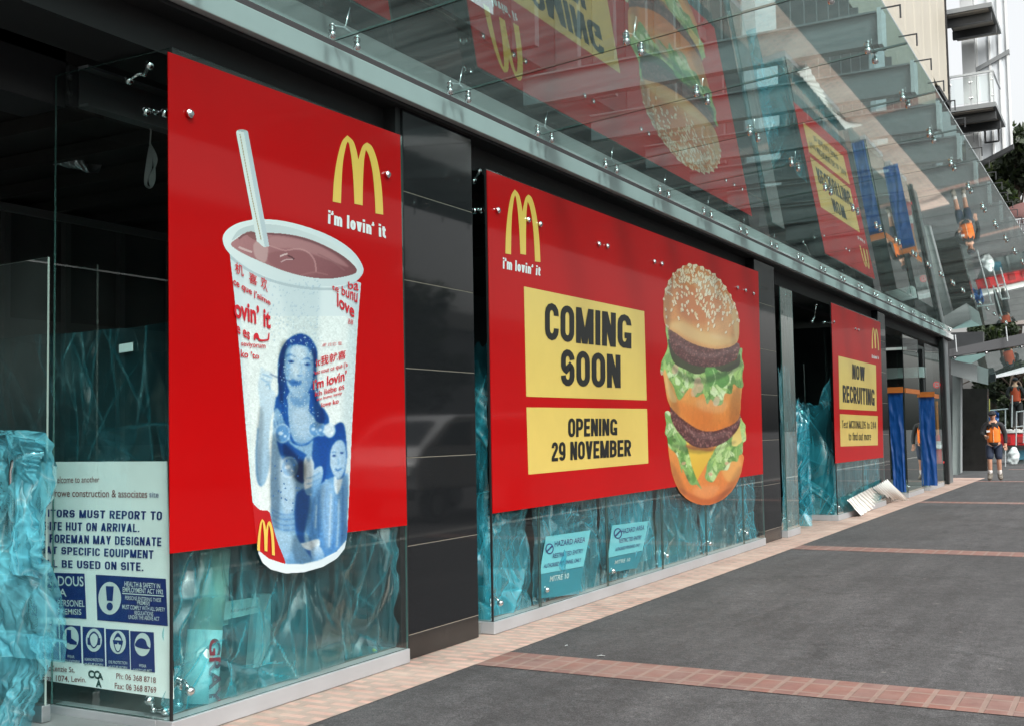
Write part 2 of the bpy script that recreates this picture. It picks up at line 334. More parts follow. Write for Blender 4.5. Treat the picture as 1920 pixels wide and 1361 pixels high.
BRICK_PALE = brickmat('pale_brick_pavers', (.48, .285, .235), (.42, .245, .20), (.29, .22, .185), .217, .105, .03, off=.5, dirtc=(.48, .37, .31))
BRICK_RED = brickmat('red_brick_pavers', (.185, .086, .068), (.145, .076, .068), (.20, .135, .11), .14, .235, .016, off=.0, dirtc=(.21, .15, .13), loc=(0, .03, 0))
CREAM = mat('cream_cladding', (.37, .345, .285), .5, var=.08, vscale=.6)
# ------------------------------------------------------------------ ground
def sheet(name, x0, x1, y0, y1, z, m, thick=.0):
    mb = MB()
    if thick: mb.box(x0, x1, y0, y1, z-thick, z)
    else: mb.face([(x0,y0,z),(x1,y0,z),(x1,y1,z),(x0,y1,z)])
    return struct(mb.build(name, m))
sheet('ground', -300, 300, -200, 500, -.16, ROADM)
sheet('pavement', -40, 5.2, -8, 60, -.004, ASPHALT, .15)
sheet('brick_paving', -.9, .43, -6, 34.6, 0, BRICK_PALE)
for y0, y1 in [(-.9, -.43), (6.45, 6.92), (14.15, 14.62), (23.4, 23.87), (32.3, 32.77), (41, 41.47)]:
    sheet('brick_strip', .43, 5.0, y0, y1, .0, BRICK_RED)
sheet('kerb', 5.0, 5.2, -8, 60, .004, mat('kerb_stone', (.30, .29, .27), .8, var=.2, vscale=2), .16)

# ------------------------------------------------------------------ shop building
shop = empty('shop_building', (0, 12, 0), 'black granite and frameless glass shopfront building under fit out along the pavement', 'building')
ZG, ZT, ZB = .094, 3.52, .9135
def pane(q, n, parent):
    return MB().slab(q, n, 0, 1).build('glass_pane', [GLASS, GEDGE], parent)
def button(c, ax, r=.03, parent=None):
    """round stainless cap of a glass bracket, proud of the glass"""
    c = Vector(c); ax = Vector(ax)
    return MB().tube([c, c+ax*.012, c+ax*.022], [r, r, r*.55], 14).build('bracket_cap', CHROME, parent, smooth=False)
def bracket(p0, p1, p2, parent):
    mb = MB(); mb.tube([p0, (Vector(p0)*.4+Vector(p1)*.6)+Vector((0, 0, .015)), p1], [.011, .013, .011], 8); mb.tube([p1, p2], [.012, .011], 8)
    for p in (p0, p2): mb.ell(p, .026, 10, 6)
    mb.ell(p1, .017, 8, 6)
    return mb.build('glass_bracket', CHROME, parent, smooth=True)
def window(y0, y1, joints, ret=None, zt=ZT, retend=None, caps=(), plinth=ALU, xr=-.9):
    ys = [y0]+list(joints)+[y1]
    mb = MB(); mb.box(-.10, .012, y0-.012, y1, 0.003, ZG)
    if ret is not None: mb.box(ret, -.102, y0-.012, y0+.09, 0.003, ZG-.002)
    if retend is not None: mb.box(retend, -.102, y1-.09, y1-.001, 0.003, ZG-.002)
    wdw = mb.build('shop_window', plinth, shop, bevel=.004)
    for a, b in zip(ys, ys[1:]):
        pane([(0,a+.006,ZG+.002),(0,b-.006,ZG+.002),(0,b-.006,zt),(0,a+.006,zt)], (-.012,0,0), wdw)
        MB().box(-.02, -.001, b-.005, b+.005, ZG+.002, zt).build('silicone_joint', BLACK, wdw)
    if ret is not None:
        pane([(ret,y0-.004,ZG+.002),(-.014,y0-.004,ZG+.002),(-.014,y0-.004,zt),(ret,y0-.004,zt)], (0,.012,0), wdw)
        MB().box(-.014, .001, y0-.005, y0+.0055, ZG+.002, zt).build('silicone_joint', BLACK, wdw)
    if retend is not None:
        pane([(retend,y1-.012,ZG+.002),(-.014,y1-.012,ZG+.002),(-.014,y1-.012,zt),(retend,y1-.012,zt)], (0,.012,0), wdw)
    for px, py in caps: button(fp(px, py, .014), (1, 0, 0), .024, wdw)
    for a in ys[:-1]:
        bracket((-.02, a+.14, ZG+.12), (-.1, a+.16, ZG+.16), (-.16, a+.2, ZG+.02), wdw)
    return wdw
Y1, Y2, Y3, Y4, Y5, Y6 = 4.2219, 6.30, 7.45, 14.5048, 18.58, 22.5
wa = window(Y1, Y2+.02, [], ret=-.885, caps=[(355,214),(726,328)])
bracket(yp(242,152,Y1+.05), yp(270,140,Y1+.09), yp(280,124,Y1+.02), wa); bracket(yp(274,211,Y1+.10), yp(292,212,Y1+.1), yp(309,214,Y1+.06), wa)
bracket(yp(280,1312,Y1+.03), yp(288,1330,Y1+.06), yp(310,1332,Y1+.06), wa)
wb = window(Y3, Y4, [8.226, 9.566, 10.935, 12.273, 13.65], ret=-.42, caps=[(933,395),(990,413),(1012,421),(1122,458),(1138,462),(1226,491),(1240,495),(1382,540),(1397,545),(1412,551)])
bracket(yp(888,340,Y3+.05), yp(892,335,Y3+.09), yp(898,322,Y3+.02), wb); bracket(yp(902,395,Y3+.10), yp(896,394,Y3+.1), yp(890,396,Y3+.06), wb)
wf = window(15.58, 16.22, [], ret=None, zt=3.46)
FIN = glassmat('sky_veiled_fin_glass', (.80, .93, .92), 1.5, 2.2, dirt=.26)  # the fin's sky reflection is painted in as a pale diffuse veil
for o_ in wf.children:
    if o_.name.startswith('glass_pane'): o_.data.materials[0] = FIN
wc = window(Y5, Y6, [20.6], ret=-.85, caps=[(1563,604),(1603,617),(1609,619)])
bracket(yp(1523,604,Y5+.05), yp(1527,596,Y5+.09), yp(1530,572,Y5+.02), wc); bracket(yp(1545,605,Y5+.05), yp(1550,605,Y5+.09), yp(1558,606,Y5+.02), wc)
wd = window(24.95, 26.85, [], ret=-.62, zt=3.42)
we = window(27.75, 29.9, [], ret=-.62, zt=3.40)
# fin pane side return (dark edge) and columns
def column(y0, y1, x, m, dusty=True, zs=(.165,.755,1.346,1.95,2.55,3.16,3.74)):
    mb = MB(); z0 = 0.003
    for i, z in enumerate(zs):
        mb.box(x-.3, x, y0, y1, z0, z-.002, 1 if (i == 0 and dusty) else 0); z0 = z+.002
    c = mb.build('granite_column', [m, GRANITE_D], shop, bevel=.003)
    g = MB(); g.box(x-.29, x-.0015, y0+.002, y1-.0015, 0.004, 3.74); g.build('tile_joint', GROUT, c)
    return c
column(6.385, 7.30, -.04, GRANITE)
MB().box(-.34, -.06, 6.325, 6.383, .003, 3.74).build('column_reveal', BLACK, shop)
column(14.53, 15.45, -.04, GRANITE)
column(22.6, 23.3, -.04, GRANITE)
MB().box(-.06, 0.0, 30.75, 30.95, .003, 3.75).build('corner_post', BLACK, shop)
MB().box(-.32, -.05, 31.0, 31.9, .003, 3.75).build('side_panel', GREYPAINT, shop)
# recessed head above the glazing, inner canopy channel
MB().box(-.55, -.16, -3, 32.0, 3.54, 4.6).build('header_beam', BLACK, shop)
MB().box(-.16, .0, -3, 32.3, 3.735, 3.758).build('recess_ceiling', BLACK, shop)
mb = MB(); mb.box(-.04, .05, -3, 32.3, 3.76, 3.895); mb.build('canopy_channel', CHANNEL, shop, bevel=.006)
# beam over the entrance recess, with bolted end plate
b1 = MB().box(-1.25, -.9, -3, 4.30, 3.36, 3.85).build('recess_beam', DARKSTEEL, shop)
pl = MB(); pl.box(-.895, -.87, 4.30, 4.36, 3.37, 3.60); 
for z in (3.44, 3.53): pl.ell((-.875, 4.31, z), .018, 8, 6)
pl.build('end_plate', DARKSTEEL, b1)
b2 = MB(); b2.box(-.89, -.87, 4.37, 6.2, 3.375, 3.61); b2.box(-.87, -.80, 4.37, 6.2, 3.375, 3.39); b2.box(-.87, -.80, 4.37, 6.2, 3.595, 3.61); b2.build('channel_beam', GREYPAINT, shop)
# interior shell
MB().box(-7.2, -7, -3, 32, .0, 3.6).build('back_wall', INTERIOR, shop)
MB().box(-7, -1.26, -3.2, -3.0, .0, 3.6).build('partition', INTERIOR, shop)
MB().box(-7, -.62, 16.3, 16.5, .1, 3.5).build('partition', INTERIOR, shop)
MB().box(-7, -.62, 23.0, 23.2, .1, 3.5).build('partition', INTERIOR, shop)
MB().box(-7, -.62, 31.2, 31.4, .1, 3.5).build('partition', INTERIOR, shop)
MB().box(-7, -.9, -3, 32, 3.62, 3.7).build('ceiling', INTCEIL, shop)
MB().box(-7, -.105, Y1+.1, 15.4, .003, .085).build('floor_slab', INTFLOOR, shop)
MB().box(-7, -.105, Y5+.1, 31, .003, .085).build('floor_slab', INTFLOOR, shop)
MB().box(-7, -.105, -3, Y1-.015, .003, .05).build('entrance_slab', mat('grey_entrance_tile', (.22, .22, .22), .45, var=.15, rvar=.1), shop)
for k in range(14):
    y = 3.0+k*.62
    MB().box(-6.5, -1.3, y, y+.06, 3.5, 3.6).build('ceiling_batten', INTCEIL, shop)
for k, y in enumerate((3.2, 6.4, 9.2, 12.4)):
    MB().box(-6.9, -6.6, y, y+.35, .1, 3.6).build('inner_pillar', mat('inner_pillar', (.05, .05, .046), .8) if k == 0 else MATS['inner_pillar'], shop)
STUD = mat('galvanised_stud', (.16, .165, .165), .5, .3)
for k in range(16):
    MB().box(-4.06, -4.0, 4.4+k*.62, 4.46+k*.62, .09, 3.5).build('wall_stud', STUD, shop)
for z in (1.25, 2.35): MB().box(-4.07, -4.061, 4.2, 14.2, z, z+.2).build('stud_rail', STUD, shop)
MB().box(-5.0, -4.08, 3.2, 14.8, .09, 3.5).build('lining_wall', mat('plasterboard', (.11,.115,.115), .8, var=.35, vscale=.7), shop)
MB().box(-3.0, -2.96, 3.0, 12, 3.2, 3.26).build('ceiling_tray', STUD, shop)
# upper facade over the canopy
UW = mat('dark_curtain_wall', (.035, .040, .043), .25, 0., var=.3, vscale=.8)
uw = MB().box(-.7, -.06, -3, 32.6, 4.62, 10.4).build('upper_wall', UW, shop)
MULL = mat('mullion_grey', (.09, .10, .105), .4)
for k in range(36):
    y = 4.0+k*.8
    MB().box(-.055, .16, y, y+.07, 4.62, 9.1).build('mullion', MULL, shop)
for z in (6.1, 8.4): MB().box(-.058, -.02, -3, 32.5, z, z+.16).build('transom', MULL, shop)
PALE = mat('pale_spandrel_glass', (.50, .57, .61), .2, 0., var=.06)
for y0, y1 in ((14.12, 15.1), (21.95, 23.0), (6.3, 7.25), (29.6, 30.5)):
    MB().box(-.05, .2, y0, y1, 4.62, 9.15).build('pale_panel', PALE, shop)
cw = MB(); prof = []
y = -3.0; step = 1.3
while y < 33.3:
    prof += [(.02, y), (.02, y+.9), (.0, y+1.0), (.0, y+step-.1)]; y += step
prof += [(.02, 33.45)]
cw.prism([(-.7, -3.0, 10.52)]+[(a, b, 10.52) for a, b in prof]+[(-.7, 33.45, 10.52)], (0, 0, 22))
cw.build('cream_cladding', CREAM, shop)
cw = MB(); cw.prism([(-.059, -3.0, 9.2)]+[(a, b, 9.2) for a, b in prof if b < 31.6]+[(-.059, 31.6, 9.2)], (0, 0, 1.315)); cw.build('cream_apron', CREAM, shop)
MB().box(-.7, .05, 31.62, 33.5, 10.40, 10.515).build('cladding_sill', BLACK, shop)
MB().box(-.72, .06, 33.5, 33.58, 10.3, 33).build('corner_flashing', BLACK, shop)

# ------------------------------------------------------------------ balcony and glazed bay at the end of the building
bal = empty('glazed_balcony', (.6, 34.5, 10.3), 'white framed glazed bay with glass balcony high at the far end of the cream cladding', 'balcony')
WFR = mat('white_frame', (.66, .68, .68), .4); BGL = glassmat('bay_glass', (.95, .975, .97), 1.5, 1.2)
GCON = mat('grey_balcony_edge', (.20, .215, .22), .6, var=.1)
SOF = mat('balcony_soffit', (.36, .33, .29), .7, var=.1)
for z in (10.3, 13.15, 16.0):
    s_ = MB().box(-.05, 1.2, 34.0, 36.6, z+.06, z+.2).build('floor_slab', GCON, bal, bevel=.01)
    MB().box(0, 1.1, 34.05, 36.5, z+.03, z+.056).build('soffit', SOF, s_)
    for yy in (34.3, 35.5): MB().box(-.05, 1.15, yy, yy+.16, z-.2, z+.026).build('floor_joist', DARKSTEEL, s_)
r_ = MB()
for x in (.0, .55, 1.14): r_.box(x-.02, x+.02, 34.03, 34.07, 10.504, 11.36)
r_.box(-.03, 1.17, 34.02, 34.08, 11.36, 11.42); r_.box(1.12, 1.17, 34.08, 36, 11.36, 11.42); rail = r_.build('balustrade', LIGHTGREY, bal)
for a, b in ((.03, .52), (.58, 1.11)):
    MB().slab([(a,34.04,10.56),(b,34.04,10.56),(b,34.04,11.3),(a,34.04,11.3)], (0,.012,0), 0, 1).build('balustrade_pane', [BGL, GEDGE], rail)
fx = MB()
for x in (.03, .52, .58, 1.11):
    for z in (10.7, 11.15): fx.ell((x, 34.02, z), .028, 8, 6)
fx.build('pane_clip', CHROME, rail)
# bay: frames round tall panes, standing beyond the balcony
ZBA, ZBB = yp(1833,307,36.8), yp(1888,278,36.8)
zb = lambda x: ZBA.z+(ZBB.z-ZBA.z)*(x-ZBA.x)/(ZBB.x-ZBA.x)
bw = MB().box(.05, .42, 36.7, 37.0, zb(.3), 30).build('bay_wall', mat('bay_wall_white', (.55, .57, .57), .6, var=.08), bal)
for x in (.44, .80, 1.08, 1.30): MB().box(x, x+.06, 36.75, 36.85, zb(x)-.02, 30).build('bay_mullion', WFR, bal)
for z in (9.4, 12.3, 15.2, 18.0): MB().slab([(.40,36.72,zb(.4)+z-9.4),(1.38,36.72,zb(1.38)+z-9.4),(1.38,36.9,zb(1.38)+z-9.4),(.40,36.9,zb(.4)+z-9.4)], (0,0,-.14)).build('bay_transom', GCON if z != 9.4 else DARKSTEEL, bal)
BPN = mat('bay_pane_reflecting_sky', (.62,.66,.69), .08, 0., coat=.6)  # sky reflection of the panes is put into the pale base colour
for a, b in ((.5,.80),(.86,1.08),(1.14,1.30)):
    MB().slab([(a,36.8,zb(a)),(b,36.8,zb(b)),(b,36.8,30),(a,36.8,30)], (0,.012,0), 0, 1).build('bay_pane', [BPN, GEDGE], bal)
sv = MB(); sv.tube([(.62,36.6,9.95),(.62,36.6,10.5)], .03); sv.tube([(.62,36.6,9.97),(1.0,36.6,9.97)], .03); sv.tube([(1.0,36.6,9.97),(1.0,36.6,10.5)], .03); sv.build('window_stay', DARKSTEEL, bal)

# ------------------------------------------------------------------ glass canopy
CZ = 3.92; CS = .08
def cz(x): return CZ+CS*x
can = empty('glass_canopy', (1.5, 12, 3.9), 'long frameless glass canopy on stainless spider fittings over the pavement', 'canopy')
JY = [6.84+1.338*k for k in range(-8, 19)]
cuts = [0.055, 3.0]
for a, b in zip(JY, JY[1:]):
    for x0, x1 in zip(cuts, cuts[1:]):
        q = [(x0+.004,a+.006,cz(x0)),(x1-.004,a+.006,cz(x1)),(x1-.004,b-.006,cz(x1)),(x0+.004,b-.006,cz(x0))]
        MB().slab(q, (0,0,.014), 0, 1).build('glass_panel', [CGLASS, GEDGE], can)
BEAM = mat('canopy_beam_paint', (.20, .225, .235), .5, 0., var=.1, vscale=1.5)
ENDP = mat('beam_end_plate_paint', (.62, .66, .68), .4)
for y in JY:
    MB().box(.056, 2.99, y-.005, y+.005, 3.90, 3.9001).v if False else None
    jb = MB(); jb.slab([(.06,y-.005,cz(.06)+.001),(2.99,y-.005,cz(2.99)+.001),(2.99,y+.005,cz(2.99)+.001),(.06,y+.005,cz(.06)+.001)], (0,0,.012)); jb.build('joint_seal', BLACK, can)
for y in [q for q in JY if q > 7.6]:
    yb = y+.06; mb = MB()
    def sec(x, zb, zt2, t): return [(x,yb-t,zb),(x,yb+t,zb),(x,yb+t,zt2),(x,yb-t,zt2)]
    mb.box(-.058, 2.80, yb-.05, yb+.05, 4.20, 4.42)
    mb.box(-.058, 2.79, yb-.075, yb+.075, 4.421, 4.435)
    bo = mb.build('support_beam', BEAM, can)
    MB().box(2.801, 2.83, yb-.085, yb+.085, 4.185, 4.45).build('end_plate', ENDP, bo)
sp = None
for y in JY[2:]:
    for x in (.14, 1.49, 2.75):
        if sp is None:
            mb = MB()
            for s_ in (-1, 1):
                c = Vector((0, s_*.125, 0))
                mb.tube([c+Vector((0,0,-.045)), c+Vector((0,0,-.035)), c+Vector((0,0,-.012)), c+Vector((0,0,-.004))], [.012, .023, .023, .019], 12)
                mb.tube([c+Vector((0,0,-.002)), c+Vector((0,0,.055))], .009, 8); mb.ell(c+Vector((0,0,.04)), (.017,.017,.011), 8, 6)
                mb.tube([c+Vector((0,0,.035)), c*.5+Vector((0,0,.05)), Vector((0,.0,.06))], [.006, .006, .007], 8)
            mb.tube([(0,0,.055),(0,.05,.20)], .007, 8)
            sp = mb.build('spider_fitting', CHROME, can, smooth=True); o = sp
        else:
            o = sp.copy(); COL.objects.link(o); o.parent = can; o.matrix_parent_inverse = Matrix.Translation(-can.location)
        o.location = (x, y, cz(x))
for k in range(44):
    y = 5.0+k*.62
    MB().box(2.95, 3.075, y-.005, y+.005, cz(3)+.03, cz(3)+.038).box(3.065, 3.075, y-.005, y+.005, cz(3)-.05, cz(3)+.03).build('edge_bracket', DARKSTEEL, can)
# ------------------------------------------------------------------ lettering and prints
def textmesh(s, bold=0.0, res=4):
    c = bpy.data.curves.new('lettering', 'FONT'); c.body = s; c.offset = bold; c.resolution_u = res; c.fill_mode = 'FRONT' if bold is None else 'BOTH'
    o = bpy.data.objects.new('lettering', c); COL.objects.link(o); bpy.context.view_layer.update()
    dg = bpy.context.evaluated_depsgraph_get(); me = bpy.data.meshes.new_from_object(o.evaluated_get(dg), depsgraph=dg)
    bpy.data.objects.remove(o); bpy.data.curves.remove(c); return me
def text(s, quad, m, parent, place, bold=.02, name='lettering'):
    """lettering whose bounding box fills the four corners (bl, br, tr, tl) of a printed line"""
    me = textmesh(s, bold); n = len(me.vertices); co = np.empty(n*3); me.vertices.foreach_get('co', co); co = co.reshape(-1, 3)
    mn, mxx = co.min(0), co.max(0); u = (co[:, 0]-mn[0])/(mxx[0]-mn[0]); v = (co[:, 1]-mn[1])/(mxx[1]-mn[1])
    bl, br, tr, tl = [np.array(q, float) for q in quad]
    P = (bl[None]*((1-u)*(1-v))[:, None]+br[None]*(u*(1-v))[:, None]+tr[None]*(u*v)[:, None]+tl[None]*((1-u)*v)[:, None])
    out = np.array([place(a, b) for a, b in P]); me.vertices.foreach_set('co', out.ravel()); me.update(); me.name = name
    me.materials.clear(); me.materials.append(m)
    return link(name, me, parent)
# a condensed bold grotesque drawn stroke by stroke: glyph = (width, strokes, slanted bars, dots), cap height 1
def _arc(cx, cy, rx, ry, a0, a1, n=7): return [(cx+rx*math.cos(R(a)), cy+ry*math.sin(R(a))) for a in np.linspace(a0, a1, n)]
def glyph(ch, T):
    h = T/2; W = .50; l, r, b, t = h, W-h, h, 1-h; m = .5; q = (r-l)/2; c = W/2; ry = .20
    def bowl(x0, x1, y0, y1, k=.17): return [(x0, y1)]+[(x1-k, y1)]+_arc(x1-k, y1-k, k, k, 80, 10, 5)+_arc(x1-k, y0+k, k, k, -10, -80, 5)+[(x1-k, y0), (x0, y0)]
    xh = .72; xt = xh-h; lw = .44; lr = lw-h; lc = lw/2; lq = (lr-h)/2
    hook = lambda x0, x1: [(x0, 0), (x0, xt-.12)] if False else None
    arch = lambda x0, x1: _arc((x0+x1)/2, xt-.14, (x1-x0)/2, .14, 160, 0, 7)+[(x1, 0)]
    O = lambda x0, x1, y0, y1, k: _arc((x0+x1)/2, y1-k, (x1-x0)/2, k, 0, 180, 11)+_arc((x0+x1)/2, y0+k, (x1-x0)/2, k, 180, 360, 11)+[(x1, y1-k)]
    G = {' ': (.22, [], [], []),
    'C': (W, [[(r, t-.24), (r, t-ry)]+_arc(c, t-ry, q, ry, 0, 180)+_arc(c, b+ry, q, ry, 180, 360)+[(r, b+.24)]], [], []),
    'G': (W, [[(r, t-.22), (r, t-ry)]+_arc(c, t-ry, q, ry, 0, 180)+_arc(c, b+ry, q, ry, 180, 340), [(r, 0), (r, .46)], [(c, .46-h*.9), (r+h, .46-h*.9)]], [], []),
    'O': (W, [O(l, r, b, t, ry)], [], []), 'Q': (W, [O(l, r, b, t, ry)], [(c, -.06, .22, .26)], []), '0': (W*.92, [O(l, r-.04, b, t, ry)], [], []),
    'S': (W, [[(r, t-.19)]+_arc(c, t-.19, q, .19, 20, 180)+_arc(c, .69-h-.02, q, .16, 190, 250, 5)+_arc(c, .42, q, .16, 60, -10, 5)+_arc(c, b+.19, q, .19, 0, -160)+[(l, b+.20)]], [], []),
    'I': (T, [[(h, 0), (h, 1)]], [], []), 'L': (.42, [[(l, 0), (l, 1)], [(l, b), (.42, b)]], [], []), 'T': (.48, [[(.24, 0), (.24, 1)], [(0, t), (.48, t)]], [], []),
    'E': (.43, [[(l, 0), (l, 1)], [(l, b), (.43, b)], [(l, m), (.40, m)], [(l, t), (.43, t)]], [], []), 'F': (.42, [[(l, 0), (l, 1)], [(l, m-.02), (.38, m-.02)], [(l, t), (.42, t)]], [], []),
    'H': (W, [[(l, 0), (l, 1)], [(r, 0), (r, 1)], [(l, m), (r, m)]], [], []), 'U': (W, [[(l, 1)]+_arc(c, b+ry, q, ry, 180, 360)+[(r, 1)]], [], []), 'J': (.42, [[(0+h, .30)]+_arc(.21, b+.17, .21-h, .17, 180, 360)+[(.42-h, 1)]], [], []),
    'P': (W, [[(l, 0), (l, 1)], bowl(l, r, .44, t)], [], []), 'B': (W, [[(l, 0), (l, 1)], bowl(l, r-.01, .53, t), bowl(l, r, b, .53)], [], []), 'D': (W, [[(l, 0), (l, 1)], bowl(l, r, b, t, .2)], [], []),
    'R': (W, [[(l, 0), (l, 1)], bowl(l, r, .48, t)], [(W-T*1.1, 0, .46, .20)] if False else [(r-h*1.0+h, 0, .47, .24)], []),
    'N': (W, [[(l, 0), (l, 1)], [(r, 0), (r, 1)]], [(W-h*1.15, 0, 1, h*1.15)], []), 'M': (.64, [[(l, 0), (l, 1)], [(.64-h, 0), (.64-h, 1)]], [(.32, 0, 1, h*1.1), (.32, 0, 1, .64-h*1.1)], []),
    'V': (.50, [], [(.25, 0, 1, h*1.05), (.25, 0, 1, .5-h*1.05)], []), 'A': (.52, [[(.12, .26), (.40, .26)]], [(h*1.05, 0, 1, .26), (.52-h*1.05, 0, 1, .26)], []), 'W': (.72, [], [(.20, 0, 1, h), (.20, 0, 1, .36), (.52, 0, 1, .36), (.52, 0, 1, .72-h)], []),
    'X': (.5, [], [(h, 0, 1, .5-h), (.5-h, 0, 1, h)], []), 'Y': (.5, [[(.25, 0), (.25, .45)]], [(.25, .40, 1, h), (.25, .40, 1, .5-h)], []), 'K': (.5, [[(l, 0), (l, 1)]], [(T, .36, 1, .5-h), (.5-h, 0, .6, .24)], []), 'Z': (.46, [[(0, t), (.46, t)], [(0, b), (.46, b)]], [(h*1.1, 0, 1, .46-h*1.1)], []),
    '2': (.47, [[(h, .70)]+_arc(.235, t-.19, .235-h, .19, 175, -20, 9)+[(h+.02, .22), (h, b)], [(0, b), (.47, b)]], [], []), '9': (.48, [O(l, .48-h, .40, t, .18), [(.48-h, .7), (.48-h, .30)]+_arc(.24, b+.19, .24-h, .19, 0, -160)], [], []),
    '4': (.5, [[(.36, 0), (.36, 1)], [(0, .27), (.5, .27)]], [(h, .24, 1, .34)], []), '1': (.3, [[(.2, 0), (.2, 1)]], [(.06, .78, 1, .18)], []),
    'i': (T, [[(h, 0), (h, xh)]], [], [(0, .83, T, 1.0)]), 'l': (T, [[(h, 0), (h, 1)]], [], []), '’': (.13, [], [(.02, .70, .85, .065)], [(.0, .83, .13, 1.0)]), '.': (T, [], [], [(0, 0, T, T)]),
    'm': (.68, [[(h, 0), (h, xh)], arch(h, .34), arch(.34, .68-h)], [], []), 'n': (lw, [[(h, 0), (h, xh)], arch(h, lr)], [], []), 'r': (.32, [[(h, 0), (h, xh)], [(h, xt-.14)]+_arc(.26, xt-.18, .2, .18, 170, 95, 5)+[(.32, xt)]], [], []),
    'u': (lw, [[(lr, 0), (lr, xh)], [(h, xh)]+_arc(lc, h+.14, lq, .14, 180, 340)], [], []), 'o': (lw, [O(h, lr, h, xt, .17)], [], []), 'd': (lw, [O(h, lr, h, xt, .16), [(lr, 0), (lr, 1)]], [], []), 'v': (.42, [], [(.21, 0, xh, h), (.21, 0, xh, .42-h)], []), 'x': (.42, [], [(h, 0, xh, .42-h), (.42-h, 0, xh, h)], []),
    'e': (lw, [[(h, .37), (lr, .37)], [(lr, .37)]+_arc(lc, xt-.17, lq, .17, 0, 180)+_arc(lc, h+.17, lq, .17, 180, 330)], [], []), 't': (.30, [[(.13, .88)]+[(.13, .2)]+_arc(.13+.13, h+.1, .13, .1, 180, 270, 4)+[(.30, h)], [(0, xh-h*.8), (.30, xh-h*.8)]], [], []),
    'f': (.30, [[(.13, 0), (.13, .8)]+_arc(.26, .83, .13, 1-h-.83, 180, 90, 4)+[(.30, 1-h)], [(0, xh-h*.8), (.30, xh-h*.8)]], [], [])}
    return G.get(ch)
def gtext(s, quad, m, parent, place, T=.178, gap=.065, name='lettering'):
    """lettering set in the condensed grotesque, its line filling the corners (bl, br, tr, tl)"""
    x = 0; V = []; F = []; lev = []
    for ch in s:
        g = glyph(ch, T)
        if g is None: x += .3; continue
        w_, st, bars, dots = g; k = 0
        for p in st:
            p = np.array(p, float); keep = [0]+[i for i in range(1, len(p)) if np.hypot(*(p[i]-p[i-1])) > 1e-4]; p = p[keep]
            d = np.diff(p, axis=0); d /= np.linalg.norm(d, axis=1)[:, None]; n0 = len(V); K = len(p)
            closed = np.hypot(*(p[0]-p[-1])) < .003
            for i in range(K):
                d0 = d[i-1] if i > 0 else (d[-1] if closed else d[0]); d1 = d[i] if i < K-1 else (d[0] if closed else d[-1])
                n = np.array([-(d0+d1)[1], (d0+d1)[0]]); n /= max(np.hypot(*n), 1e-6); mt = 1/max(np.dot(n, [-d1[1], d1[0]]), .5)
                for sg in (1, -1): V.append((x+p[i][0]+sg*n[0]*T/2*mt, p[i][1]+sg*n[1]*T/2*mt)); lev.append(k)
            F += [(n0+2*i, n0+2*i+1, n0+2*i+3, n0+2*i+2) for i in range(K-1)]; k += 1
        for (xb, yb, yt, xt_) in bars:
            n0 = len(V); hw = T*.56
            V.extend([(x+xb-hw, yb), (x+xb+hw, yb), (x+xt_+hw, yt), (x+xt_-hw, yt)]); lev.extend([k]*4); F.append((n0, n0+1, n0+2, n0+3)); k += 1
        for (xa, ya, xb, yb) in dots:
            n0 = len(V); V.extend([(x+xa, ya), (x+xb, ya), (x+xb, yb), (x+xa, yb)]); lev.extend([k]*4); F.append((n0, n0+1, n0+2, n0+3)); k += 1
        x += w_+gap
    x -= gap; bl, br, tr, tl = [np.array(q, float) for q in quad]; out = []
    for (a, v), k in zip(V, lev):
        u = a/x; P = (bl*(1-u)+br*u)*(1-v)+(tr*u+tl*(1-u))*v; q = Vector(place(*P)); out.append(q+(CAM-q).normalized()*.0002*k)
    me = bpy.data.meshes.new(name); me.from_pydata(out, [], F); me.materials.append(m); return link(name, me, parent)
def flat(pts, m, parent, place, name):
    me = bpy.data.meshes.new(name); V = [place(*p) for p in pts]; me.from_pydata(V, [], [tuple(f) for f in tessellate_polygon([[Vector((p[0], p[1], 0)) for p in pts]])])
    me.materials.append(m); return link(name, me, parent)
